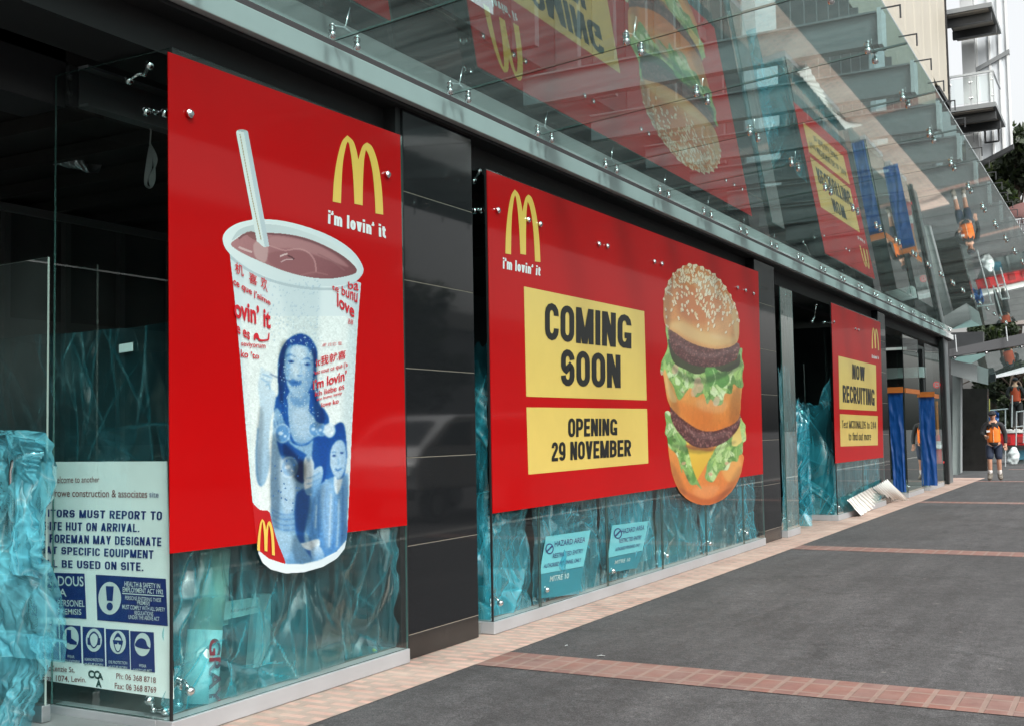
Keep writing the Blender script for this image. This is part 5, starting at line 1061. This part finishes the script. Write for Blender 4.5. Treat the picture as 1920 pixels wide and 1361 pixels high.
# ------------------------------------------------------------------ corrugated sheets and block on the pavement
WS = mat('white_corrugated_steel', (.86, .86, .83), .45, var=.04)
TS = T(1560, 840, 9.6)
def corr(c0, c1, c2, c3, label, nrib=9, x=None, amp=.022):
    """corners: near-low, far-low, far-high, near-high"""
    c = [Vector(q) for q in (c0, c1, c2, c3)]; n = (c[1]-c[0]).cross(c[3]-c[0]).normalized(); n = n if n.x+n.z > 0 else -n
    def f(a, b):
        p = c[0].lerp(c[1], a).lerp(c[3].lerp(c[2], a), b); t = (a*nrib) % 1; h = min(max((abs(t-.5)-.18)*8, 0), 1)
        return p-n*amp*h+n*.02*noise.noise(Vector((a*3, b*2, nrib)))
    mb = MB(); mb.grid(f, nrib*10, 6); k = len(mb.v); mb.grid(lambda a, b: Vector(f(a, b))-n*.004, nrib*10, 6)
    return tag(mb.build('roofing_sheet', WS, smooth=False), label, 'roofing sheet', 'white corrugated sheets dumped on the pavement')
g = lambda px, py, z: gp(*TS([(px, py)])[0], z)
hx = lambda px, py, x: fp(*TS([(px, py)])[0], x)
corr(g(545,1200,.02), g(985,935,.03), hx(735,690,.10), hx(290,920,.10), 'nearer white corrugated sheet with a torn corner, lying on the bricks', 9)
corr(g(975,925,.05), g(1370,905,.03), hx(1005,545,.06), hx(735,690,.09), 'further white corrugated sheet propped against the glass', 9)
corr(yp(*TS([(120,1040)])[0], 19.6), yp(*TS([(330,1000)])[0], 20.3), yp(*TS([(445,770)])[0], 20.3), yp(*TS([(260,880)])[0], 19.6), 'small white sheet offcut tucked behind the nearer one', 4, amp=.02)
bk = MB(); p = gp(1742, 915); bk.hexa([(p.x-.16,p.y-.1,0),(p.x+.14,p.y-.12,0),(p.x+.15,p.y+.16,0),(p.x-.15,p.y+.16,0),(p.x-.14,p.y-.08,.36),(p.x+.11,p.y-.10,.38),(p.x+.12,p.y+.12,.37),(p.x-.13,p.y+.13,.36)])
tag(bk.build('stone_block', mat('rough_stone', (.36,.29,.23), .9, var=.4, vscale=9, bump=.8, bscale=20), bevel=.02), 'rough broken stone block standing at the foot of the far glass', 'block')

for px, py, sz, rz, lab in ((1127, 1228, .028, .4, 'white paper scrap on the asphalt above the near brick band'), (1062, 1209, .013, 1.1, 'tiny pale scrap on the asphalt near the brick edging')):
    p = gp(px, py, .006); mb = MB(); c_, s_ = math.cos(rz)*sz, math.sin(rz)*sz
    mb.slab([(p.x-c_,p.y-s_,.003),(p.x+s_*.5,p.y-c_*.5,.010),(p.x+c_,p.y+s_,.004),(p.x-s_*.5,p.y+c_*.5,.006)], (0,0,.0015)); tag(mb.build('paper_scrap', SWH), lab, 'litter')
# ------------------------------------------------------------------ people
SKIN = mat('skin', (.45, .24, .16), .55); 
def skinmesh(verts, edges, radii, root=0, sub=2):
    me = bpy.data.meshes.new('grow'); me.from_pydata(verts, edges, []); o = bpy.data.objects.new('grow', me); COL.objects.link(o)
    o.modifiers.new('s', 'SKIN'); sk = me.skin_vertices[0].data
    for i, r_ in enumerate(radii): sk[i].radius = r_ if isinstance(r_, tuple) else (r_, r_); sk[i].use_root = (i == root)
    m = o.modifiers.new('u', 'SUBSURF'); m.levels = sub; m.render_levels = sub
    bpy.context.view_layer.update(); dg = bpy.context.evaluated_depsgraph_get(); out = bpy.data.meshes.new_from_object(o.evaluated_get(dg), depsgraph=dg)
    bpy.data.objects.remove(o); bpy.data.meshes.remove(me); out.polygons.foreach_set('use_smooth', [True]*len(out.polygons)); return out
def chainbuild(chains, name, m, parent, tf, sub=2):
    """chains: lists of (x,y,z,r); a chain may start from an existing point by index"""
    V, E, Rr = [], [], []
    for ch in chains:
        prev = None
        for it in ch:
            if isinstance(it, int): prev = it; continue
            V.append(tf(it[:3])); Rr.append(tuple(a*tf.s for a in it[3]) if isinstance(it[3], tuple) else it[3]*tf.s)
            if prev is not None: E.append((prev, len(V)-1))
            prev = len(V)-1
    me = skinmesh(V, E, Rr, 0, sub); me.name = name; me.materials.clear(); me.materials.append(m); return link(name, me, parent)
class TF:
    def __init__(s, loc, rot, sc_): s.l = Vector(loc); s.r = rot; s.s = sc_
    def __call__(s, p):
        c, d = math.cos(s.r), math.sin(s.r); x, y, z = p; return tuple(s.l+Vector((x*c-y*d, x*d+y*c, z))*s.s)
def person(loc, h, rot, label, mats, pose, shorts=True):
    o = empty('person', loc, label, 'person'); t = TF(loc, rot, h/1.80); P = pose
    def hand(w_, dirv):
        w_ = Vector(w_); d = Vector(dirv).normalized(); sd = d.cross(Vector((0, 1, 0))).normalized(); out = []
        palm = w_+d*.05; out.append(palm)
        fs = []
        for i, (k, l) in enumerate(((-.03,.075),(-.01,.085),(.01,.08),(.03,.065))):
            a = palm+d*.03+sd*k; b = a+d*l*.5+Vector((0,-.012,0)); c = b+d*l*.4+Vector((0,-.028,0)); fs.append([a, b, c])
        th = [w_+d*.02+sd*-.035, w_+d*.06+sd*-.06+Vector((0,-.01,0)), w_+d*.09+sd*-.055+Vector((0,-.02,0))]
        return palm, fs, th
    sh, el, wr = P['sh'], P['el'], P['wr']
    # body: pelvis root, spine, neck, head, arms, legs in one skin
    ch = [[(0,0,.96,(.15,.105)),(0,0,1.12,(.135,.095)),(0,.0,1.32,(.16,.105)),(0,.01,1.47,(.10,.075)),(0,0,1.56,.055),P['head0']+(.062,),P['head1']+((.076,.09),),P['head2']+((.062,.08),)]]
    idx = 8
    for k in (0, 1):
        ch.append([3, sh[k]+(.062,), el[k]+(.044,), wr[k]+(.030,)]); w0 = idx+2; idx += 3
        d = Vector(wr[k])-Vector(el[k]); palm, fs, th = hand(wr[k], d)
        ch.append([w0, tuple(palm)+((.036,.018),)]); pi = idx; idx += 1
        for f in fs: ch.append([pi]+[tuple(q)+(.0095,) for q in f]); idx += 3
        ch.append([w0]+[tuple(q)+(.011,) for q in th]); idx += 3
    for k in (0, 1): ch.append([0]+[q for q in P['leg'][k]]); idx += len(P['leg'][k])
    chainbuild(ch, 'body', SKIN, o, t)
    # face on the front (-y)
    hx, hy, hz = P['head1']; fm = MB()
    for s_ in (-1, 1):
        fm.ell(t((hx+s_*.03, hy-.083, hz+.005)), .011*t.s, 8, 6, 1); fm.ell(t((hx+s_*.078, hy+.01, hz-.005)), tuple(a*t.s for a in (.012, .02, .032)), 8, 6, 0)
    fm.tube([t((hx,hy-.088,hz+.005)), t((hx,hy-.105,hz-.028)), t((hx,hy-.092,hz-.036))], [.008*t.s, .015*t.s, .012*t.s], 8, 0)
    fm.tube([t((hx-.024,hy-.082,hz-.06)), t((hx,hy-.09,hz-.058)), t((hx+.024,hy-.082,hz-.06))], .006*t.s, 6, 2)
    fm.build('face', [SKIN, mats['dark'], mats['lip']], o, smooth=True)
    jz = MB()
    chainbuild([[(0,.0,.86,(.150,.11)),(0,.0,.95,(.168,.122)),(0,0,1.12,(.158,.115)),(0,.0,1.32,(.178,.122)),(0,.01,1.46,(.115,.085)),(0,.01,1.535,(.068,.066))]]+
               [[4, tuple(Vector(sh[k]))+(.078,), el[k]+(.060,), tuple(Vector(el[k]).lerp(Vector(wr[k]), .95))+(.046,)] for k in (0, 1)], 'jacket', mats['jacket'], o, t)
    chainbuild([[(0,0,.955,(.170,.128)),(0,0,1.02,(.180,.134)),(0,0,1.15,(.172,.13)),(0,0,1.32,(.186,.135)),(0,.01,1.44,(.15,.105)),(0,.012,1.49,(.10,.08))]], 'vest', mats['vest'], o, t)
    vm = MB()
    vm.tube([t((0,-.137,.99)), t((0,-.136,1.15)), t((0,-.140,1.30))], .006*t.s, 6, 0)
    vm.face([t((-.055,-.125,1.50)), t((0,-.146,1.30)), t((.055,-.125,1.50))], 1)
    vm.build('vest_trim', [mats['trim'], mats['jacket']], o)
    if mats.get('patch'): 
        pm = MB(); pm.obox(t((-.12,-.135,1.275)), (.085*t.s,.012*t.s,.05*t.s)); pm.build('badge', mats['patch'], o)
    lg = P['leg']
    cut = 2 if shorts else len(lg[0])-1
    chainbuild([[(0,0,1.0,(.168,.125))]]+[[0]+[q[:3]+((q[3] if not isinstance(q[3], tuple) else q[3][0])*1.28+.012,) for q in lg[k][:cut]] for k in (0, 1)], 'shorts' if shorts else 'trousers', mats['trouser'], o, t)
    for k in (0, 1):
        a = lg[k][-2]; b = lg[k][-1]
        if shorts:
            kn = Vector(lg[k][1][:3]); an = Vector(a[:3]); c0 = kn.lerp(an, .48)
            chainbuild([[tuple(c0)+(.062,), tuple(kn.lerp(an, .7))+(.058,), tuple(an)+(.05,)]], 'sock', mats['sock'], o, t, 1)
        an = Vector(a[:3])
        chainbuild([[tuple(an+Vector((0,0,.15)))+(.072,), (an.x,an.y,an.z+.03,.070), tuple(Vector(b[:3])*.5+an*.5+Vector((0,0,-.01)))+(.064,), (b[0],b[1]-.04,b[2]+.02,(.060,.052))]], 'boot', mats['boot'], o, t)
    hm = MB(); hx, hy, hz = P['head1']
    for i in range(6):
        pass
    hm.ell(t((hx, hy+.008, hz+.052)), tuple(a*t.s for a in (.094, .112, .078)), 16, 10)
    if mats.get('brim', True): hm.slab([t((hx-.075,hy-.08,hz+.045)), t((hx+.075,hy-.08,hz+.045)), t((hx+.055,hy-.18,hz+.028)), t((hx-.055,hy-.18,hz+.028))], (0,0,.012*t.s))
    hm.build('cap', mats['cap'], o, smooth=False)
    return o
mk = lambda n, c, r_=.8: mat(n, c, r_, var=.12, vscale=8)
WM = dict(jacket=mk('black_hoodie', (.014,.014,.016)), vest=mk('orange_vest', (.80,.17,.012), .6), trim=mk('vest_zip', (.62,.55,.35)), trouser=mk('navy_shorts', (.020,.030,.058)), sock=mk('white_sock', (.58,.56,.54)), boot=mk('grey_work_boot', (.13,.115,.095)), cap=mk('navy_cap', (.010,.011,.016)), dark=mk('eye_dark', (.02,.02,.02)), lip=mk('lip', (.30,.13,.10)), patch=mk('white_badge', (.75,.75,.75)))
pose1 = dict(head0=(-.005,-.02,1.615), head1=(-.012,-.035,1.675), head2=(-.012,-.025,1.735), sh=[(-.19,0,1.45),(.19,0,1.45)], el=[(-.285,-.02,1.20),(.275,.03,1.17)], wr=[(-.18,-.20,1.15),(.275,-.03,.93)],
    leg=[[(-.10,0,.88,.088),(-.115,-.06,.52,.062),(-.115,-.02,.30,.056),(-.12,.0,.10,.040),(-.14,-.13,.045,.040)], [(.10,0,.88,.088),(.10,-.01,.52,.062),(.105,.05,.30,.056),(.11,.09,.10,.040),(.14,-.03,.045,.040)]])
wl = gp(1868, 900.5); person((wl.x, 32.8, 0), 1.865, R(4), 'worker in orange vest, navy shorts and black cap walking along the pavement', WM, pose1)
WM2 = dict(WM, trouser=mk('dark_trousers', (.014,.014,.015)), vest=mk('red_orange_vest', (.40,.05,.012), .6), patch=None, brim=False)
pose2 = dict(pose1, sh=[(-.19,0,1.45),(.19,0,1.45)], el=[(-.27,.02,1.2),(.27,.02,1.2)], wr=[(-.2,-.22,1.1),(.2,-.22,1.1)], leg=[[(-.10,0,.88,.09),(-.12,-.02,.5,.068),(-.12,0,.3,.06),(-.12,.02,.1,.045),(-.13,-.1,.045,.04)], [(.10,0,.88,.09),(.12,-.02,.5,.068),(.12,0,.3,.06),(.12,.02,.1,.045),(.13,-.1,.045,.04)]])
w2 = yp(1907, 806, 46); person((w2.x, 46, w2.z), 1.95, R(180), 'worker in red orange vest standing up on the skip load at far right', WM2, pose2, False)
# ------------------------------------------------------------------ far end: corner block, link canopy
cb = empty('corner_building', yp(1827, 882, 40), 'dark clad corner block with pale soffit box beyond the recess', 'building')
q4 = lambda pts, y: [yp(a, b, y) for a, b in pts]
SOFW = mat('pale_soffit_box', (.24,.27,.27), .4, .1, var=.08)
MB().slab(q4([(1803,884),(1851,882),(1851,728),(1803,728)], 40), (0,.5,0)).build('granite_wall', GRANITE_D, cb)
MB().slab(q4([(1786,894),(1803,886),(1803,690),(1786,690)], 37), (0,.03,0)).build('frosted_panel', mat('frosted_panel', (.28,.33,.32), .25, coat=.4, var=.1), cb)
MB().slab(q4([(1801,886),(1804,885),(1804,700),(1801,700)], 36.9), (0,.05,0)).build('panel_edge', LIGHTGREY, cb)
MB().slab(q4([(1783,702),(1831,716),(1831,684),(1783,674)], 36), (0,3,0)).build('soffit_box', SOFW, cb)
MB().slab(q4([(1783,662),(1843,656),(1843,622),(1783,624)], 39.5), (0,.4,0)).build('upper_panel', DARKSTEEL, cb)
MB().slab(q4([(1700,900),(1803,886),(1803,640),(1700,640)], 42), (0,.3,0)).build('back_wall', INTERIOR, cb)
MB().slab(q4([(1851,885),(1866,882),(1866,712),(1851,712)], 40.2), (0,.02,0), 0, 1).build('side_glass', [GLASS, GEDGE], cb)
bb = MB().box(-1.6, -.42, 30.1, 30.6, 2.72, 2.98).build('bulkhead', mat('bulkhead_white', (.66,.68,.68), .4), shop)
es = empty('exit_sign', (-.2, 30.0, 2.5), 'small red lit sign seen through the last glass box', 'sign')
m, nt_, out_ = newmat('red_lit_face'); em = nd(nt_, 'ShaderNodeEmission', Color=(1, .01, .02, 1), Strength=.55); nt_.links.new(em.outputs[0], out_.inputs[0])
c = fp(1758, 721, -.16); MB().tube([c+Vector((-.02,0,0)), c+Vector((-.02,-.03,0))], .088, 20).build('lit_face', m, es)
MB().box(c.x-.06,c.x+.03,c.y-.05,c.y-.035,c.z-.05,c.z-.03).box(c.x-.06,c.x+.03,c.y-.05,c.y-.035,c.z+.03,c.z+.05).box(c.x-.06,c.x-.04,c.y-.05,c.y-.035,c.z-.03,c.z+.03).box(c.x+.01,c.x+.03,c.y-.05,c.y-.035,c.z-.03,c.z+.03).build('sign_mark', SWH, es)
MB().tube([c+Vector((-.02,0,.13)), c+Vector((-.02,0,.45))], .012, 6).build('hanger', DARKSTEEL, es)
# delineator cone behind the last glass box
cy = 30.35; c = yp(1760, 868, cy); dn = empty('traffic_cone', c, 'orange topped red traffic cone standing behind the last glass box', 'cone')
OR = mat('orange_post', (.60,.20,.03), .5); RDP = mat('red_cone_plastic', (.60,.02,.02), .45)
zt = yp(1760, 752, cy).z; z1 = yp(1760, 815, cy).z
MB().box(c.x-.12,c.x+.12,cy-.12,cy+.12,c.z,c.z+.05).tube([(c.x,cy,c.z+.05),(c.x,cy,z1)], [.10,.05], 16).build('cone_body', RDP, dn, smooth=False)
MB().tube([(c.x,cy,c.z+.36),(c.x,cy,c.z+.56)], [.083,.072], 16).build('white_band', SWH, dn)
MB().tube([(c.x,cy,z1),(c.x,cy,zt)], .04, 12).build('top_post', OR, dn)
lc = empty('link_canopy', yp(1850, 668, 36), 'glass link canopy with dark grey beam and pale fascia at the far end', 'canopy')
MB().slab(q4([(1780,669),(1990,635),(1990,610),(1780,655)], 35.6), (0,.3,0)).build('cross_beam', mat('beam_grey', (.085,.088,.092), .5), lc)
a, b = yp(1780,672,36), yp(1990,640,36); c_, d_ = yp(1990,676,46), yp(1820,716,46)
MB().slab([a, b, c_, d_], (0,0,.015), 0, 1).build('glass_panel', [CGLASS, GEDGE], lc)
MB().slab(q4([(1862,709),(1990,686),(1990,676),(1862,700)], 46.2), (0,.12,0)).build('fascia', mat('fascia_pale', (.60,.64,.66), .35), lc)
for px, y0, y1 in ((1791,628,660),(1886,612,640)):
    p, q = yp(px,y0,35.5), yp(px+3,y1,35.5); MB().tube([p, q], .018, 8).build('hanger_rod', LIGHTGREY, lc)
MB().slab(q4([(1855,716),(1866,714),(1866,700),(1855,702)], 44), (0,.3,0)).build('canopy_bracket', DARKSTEEL, lc)
for (px, py) in ((1790,670),(1849,661),(1915,650)):
    p = yp(px, py, 35.7); MB().ell(p, .06, 8, 6).build('fitting', CHROME, lc)

# ------------------------------------------------------------------ building site things at the end of the pavement
SK = mat('grey_skip_paint', (.22,.26,.26), .55, var=.25, vscale=3); RB = mat('red_barrier_plastic', (.60,.03,.035), .4, var=.08); BW = mat('white_barrier_cap', (.72,.72,.70), .45)
y = 47; a, b = yp(1884,872,y), yp(1884,833,y); x2 = a.x+3.2; sk = empty('skip_bin', (a.x+1.5, y+.6, a.z), 'grey steel skip bin at the far right of the pavement', 'skip')
MB().hexa([(a.x+.25,y,a.z+.02),(x2-.25,y,a.z+.02),(x2-.25,y+1.3,a.z+.02),(a.x+.25,y+1.3,a.z+.02),(a.x-.25,y-.1,b.z),(x2+.2,y-.1,b.z),(x2+.2,y+1.5,b.z),(a.x-.25,y+1.5,b.z)]).build('bin_body', SK, sk, bevel=.02)
MB().box(a.x-.3,x2+.25,y-.16,y-.1,b.z-.1,b.z+.02).build('bin_rim', LIGHTGREY, sk)
for k in range(4): MB().box(a.x+.3+k*.7,a.x+.38+k*.7,y-.13,y-.02,a.z+.1,b.z-.1).build('bin_rib', SK, sk)
MB().slab(q4([(1903,862),(1925,860),(1925,842),(1903,846)], y-.14), (0,.02,0)).build('blue_patch', mat('faded_blue_paint', (.06,.22,.30), .6, var=.2), sk)
br = empty('plastic_barrier', yp(1880,835,46.6), 'red plastic road barrier with white top laid on the skip', 'barrier')
p, q = yp(1868,835,46.6), yp(1990,826,46.6); zt = yp(1880,812,46.6).z
MB().prism([(p.x,46.6,p.z),(p.x+.1,46.6,p.z-.0),(q.x,46.6,p.z),(q.x,46.6,zt),(p.x+.05,46.6,zt)], (0,.4,0)).build('barrier_body', RB, br, bevel=.03)
MB().box(p.x,q.x,46.56,47.02,zt+.005,zt+.15).build('barrier_cap', BW, br, bevel=.02)
for k in range(4): MB().box(p.x+.3+k*.45,p.x+.52+k*.45,46.55,46.59,p.z+.1,zt-.12).build('barrier_slot', mat('barrier_slot', (.30,.02,.02), .6) if 'barrier_slot' not in MATS else MATS['barrier_slot'], br)
c = yp(1900, 869, 45.5); bg_ = MB()
def bagf(a, b):
    t = a*2*math.pi; r_ = (.17*(1-b**3)**.6*(.75+.5*min(b*6,1)*.5)+.03)*(1+.30*noise.noise(Vector((math.cos(t)*1.5, math.sin(t)*1.5, b*4)))); return (c.x+r_*math.cos(t)+.04*b, 45.5+r_*math.sin(t), c.z+.62*b)
bg_.grid(bagf, 28, 20)
tag(bg_.build('rubbish_bag', mat('white_bag', (.55,.60,.60), .4, var=.25, vscale=6, bump=1., bscale=8), smooth=True), 'pale rubbish bag leaning against the grey skip', 'bag')
sf = empty('scaffold_frame', yp(1868,880,44), 'light steel scaffold frame behind the walking worker', 'scaffold')
def pole(a, b, nm='scaffold_tube', y=44): return MB().tube([yp(*a, y), yp(*b, y)], .024, 8).build(nm, LIGHTGREY, sf)
for a, b in (((1850,768),(1850,882)),((1885,768),(1885,878)),((1848,770),(1890,766)),((1850,800),(1886,797)),((1906,770),(1905,835)),((1920,768),(1919,830)),((1905,772),(1921,770)),((1905,800),(1920,798)),((1898,740),(1897,800))): pole(a, b)
tag(MB().grid(lambda a, b: yp(1853+20*a, 800-28*b+3*math.sin(a*7), 43.8)+Vector((0,-.12*noise.noise(Vector((a*4,b*4,1))),0)), 16, 16).build('blue_sheet', TARP, smooth=True, fix=False), 'small blue sheet tied to the scaffold behind the worker', 'tarpaulin')
MB().slab(q4([(1851,776),(1856,775),(1856,747),(1851,749)], 43), (0,.02,0)).build('notice_board', mat('notice_yellow', (.55,.42,.10), .6), cb)

# ------------------------------------------------------------------ trees and distant house
BARK = mat('bark', (.06,.045,.032), .9, var=.3); 
def leafmat(n, c):
    m, nt, out = newmat(n); d = nd(nt, 'ShaderNodeBsdfPrincipled', Roughness=.6); d.inputs['Base Color'].default_value = (*c, 1); t = nd(nt, 'ShaderNodeBsdfTranslucent', Color=(c[0]*1.5, c[1]*1.6, c[2], 1)); x = nd(nt, 'ShaderNodeMixShader'); x.inputs[0].default_value = .3
    nt.links.new(d.outputs[0], x.inputs[1]); nt.links.new(t.outputs[0], x.inputs[2]); nt.links.new(x.outputs[0], out.inputs[0]); return m
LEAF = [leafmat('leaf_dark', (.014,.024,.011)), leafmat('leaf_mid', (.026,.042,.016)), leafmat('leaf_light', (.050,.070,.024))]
def tree(base, h, w_, label, n=3500, leaf=.16, seed=1, mats=LEAF, crown0=.25):
    o = empty('tree', base, label, 'tree'); r_ = random.Random(seed); base = Vector(base); tb_ = MB()
    top = base+Vector((r_.uniform(-.1,.1)*w_, 0, h*.75)); tb_.tube([base, base.lerp(top, .4)+Vector((.03*h*r_.uniform(-1,1),0,0)), top], [h*.03, h*.022, h*.008], 8)
    blobs = []
    for k in range(24):
        c = base+Vector((r_.gauss(0,.26)*w_, r_.gauss(0,.26)*w_, h*(crown0+(1-crown0)*r_.uniform(.1,.92)))); rad = w_*r_.uniform(.13,.24); blobs.append((c, rad)); s_ = base.lerp(top, r_.uniform(.35,.9)); tb_.tube([s_, s_.lerp(c,.5)+Vector((0,0,.04*h)), c], [h*.009, h*.006, h*.002], 5)
    tb_.build('trunk', BARK, o, smooth=True)
    cr = MB()
    for k in range(n):
        c, rad = blobs[r_.randrange(len(blobs))]; d = Vector((r_.gauss(0,1), r_.gauss(0,1), r_.gauss(0,.8))); d = d.normalized()*rad*(r_.random()**.45); p = c+d
        a = Vector((r_.gauss(0,1), r_.gauss(0,1), r_.gauss(0,1))).normalized(); b = a.cross(Vector((r_.gauss(0,1), r_.gauss(0,1), r_.gauss(0,1)))).normalized(); s_ = leaf*r_.uniform(.6,1.5)
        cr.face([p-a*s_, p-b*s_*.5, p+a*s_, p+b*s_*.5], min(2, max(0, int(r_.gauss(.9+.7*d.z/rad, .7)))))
    cr.build('crown', mats, o, fix=False); return o
def tr(px, pyb, y, ph, pw, **k):
    b = yp(px, pyb, y); k_ = (Vector(yp(px, pyb, y))-CAM).dot(FW)/FPX; b.z = max(b.z, -.1); return tree((b.x, y, b.z), ph*k_, pw*k_, **k)
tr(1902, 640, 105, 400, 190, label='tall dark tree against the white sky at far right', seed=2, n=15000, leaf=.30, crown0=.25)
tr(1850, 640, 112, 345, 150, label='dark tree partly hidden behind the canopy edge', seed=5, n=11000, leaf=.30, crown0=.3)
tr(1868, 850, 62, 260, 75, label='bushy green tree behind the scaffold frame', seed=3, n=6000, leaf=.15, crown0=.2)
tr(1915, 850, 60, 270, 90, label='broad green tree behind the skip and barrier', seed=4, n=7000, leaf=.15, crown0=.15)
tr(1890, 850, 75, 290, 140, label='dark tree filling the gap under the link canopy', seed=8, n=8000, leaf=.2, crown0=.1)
dh = empty('distant_house', yp(1905, 470, 100), 'distant house with rounded reddish brown roof below the dark tree', 'house')
c = yp(1912, 470, 100); ct = yp(1912, 412, 100).z; MB().box(c.x-1.2,c.x+2.5,100,102,c.z-6,ct).build('wall', mat('house_wall', (.28,.25,.23), .8), dh)
n_ = MB(); n_.ell((c.x+.6,101,ct), (2.2,2,1.5), 16, 10); n_.build('roof', mat('house_roof', (.12,.055,.05), .7), dh, smooth=True)
fe = empty('railing_fence', yp(1910, 455, 92), 'dark railing fence in front of the distant house', 'fence')
for k in range(8):
    p, q = yp(1896+k*4, 470, 92), yp(1896+k*4, 414, 92); MB().tube([p, q], .035, 6).build('baluster', LIGHTGREY, fe)
MB().tube([yp(1893,414,92), yp(1930,410,92)], .06, 6).build('top_rail', LIGHTGREY, fe)

# ------------------------------------------------------------------ the street side, seen mirrored in granite, glass and vinyl
vn = empty('parked_van', (8.2, 20, -.15), 'white van parked at the kerb, mirrored in the black granite column', 'van')
VW = mat('van_white_paint', (.62,.63,.64), .3, coat=.6); VG = mat('van_window', (.02,.025,.03), .08)
x0, x1 = 7.3, 9.1
side = [(17.6,.45),(17.5,.95),(17.75,1.25),(18.6,1.75),(19.0,1.88),(21.9,1.92),(22.15,1.75),(22.25,.45)]
MB().prism([(x0,a,b) for a, b in side], (x1-x0,0,0)).build('body', VW, vn, bevel=.06)
for xx in (x0-.006, x1+.0): MB().prism([(xx,a,b) for a, b in [(18.15,1.28),(18.75,1.7),(19.5,1.76),(19.5,1.28)]], (.006,0,0)).build('side_window', VG, vn); MB().prism([(xx,a,b) for a, b in [(19.65,1.28),(19.65,1.76),(21.7,1.78),(21.85,1.28)]], (.006,0,0)).build('side_window', VG, vn)
MB().slab([(x0+.15,17.83,1.28),(x1-.15,17.83,1.28),(x1-.25,18.55,1.74),(x0+.25,18.55,1.74)], (0,-.03,.03)).build('windscreen', VG, vn)
for yy in (18.2, 21.4):
    for xx in (x0-.02, x1-.2):
        wl_ = MB().tube([(xx,yy,.18),(xx+.22,yy,.18)], .33, 20).build('wheel', mat('tyre', (.015,.015,.015), .8) if 'tyre' not in MATS else MATS['tyre'], vn)
        MB().tube([(xx-.01,yy,.18),(xx+.23,yy,.18)], .19, 16).build('rim', LIGHTGREY, wl_)
for xx in (x0+.1, x1-.4): MB().box(xx,xx+.3,17.46,17.52,.75,.92).build('headlight', SWH, vn)
MB().box(x0+.02,x1-.02,17.42,17.5,.3,.5).build('bumper', DARKSTEEL, vn)
OB = [mat('opposite_wall_grey', (.22,.22,.22), .7, var=.1), mat('opposite_wall_pale', (.42,.41,.38), .7, var=.1)]; OG = mat('opposite_window', (.05,.06,.07), .1)
for k, (y0, y1, h_, lab) in enumerate([(4, 26, 7.5, 'grey office block across the street, mirrored in the shop glass'), (27, 50, 11, 'pale office block across the street, mirrored in the shop glass'), (52, 90, 8, 'long pale office block further across the street, mirrored in the glass')]):
    o = empty('opposite_building', (32, (y0+y1)/2, -.1), lab, 'building'); MB().box(30, 42, y0, y1, -.15, h_).build('wall', OB[k % 2], o)
    MB().box(29.7, 30.0, y0-.2, y1+.2, h_-.5, h_+.5).build('parapet', OB[1-k % 2], o)
    for f_ in range(int(h_//3.4)):
        for j in range(int((y1-y0)//3)):
            yy = y0+1+j*3; MB().box(29.96, 30.0, yy, yy+1.7, 1.0+f_*3.4, 2.7+f_*3.4).build('window', OG, o)
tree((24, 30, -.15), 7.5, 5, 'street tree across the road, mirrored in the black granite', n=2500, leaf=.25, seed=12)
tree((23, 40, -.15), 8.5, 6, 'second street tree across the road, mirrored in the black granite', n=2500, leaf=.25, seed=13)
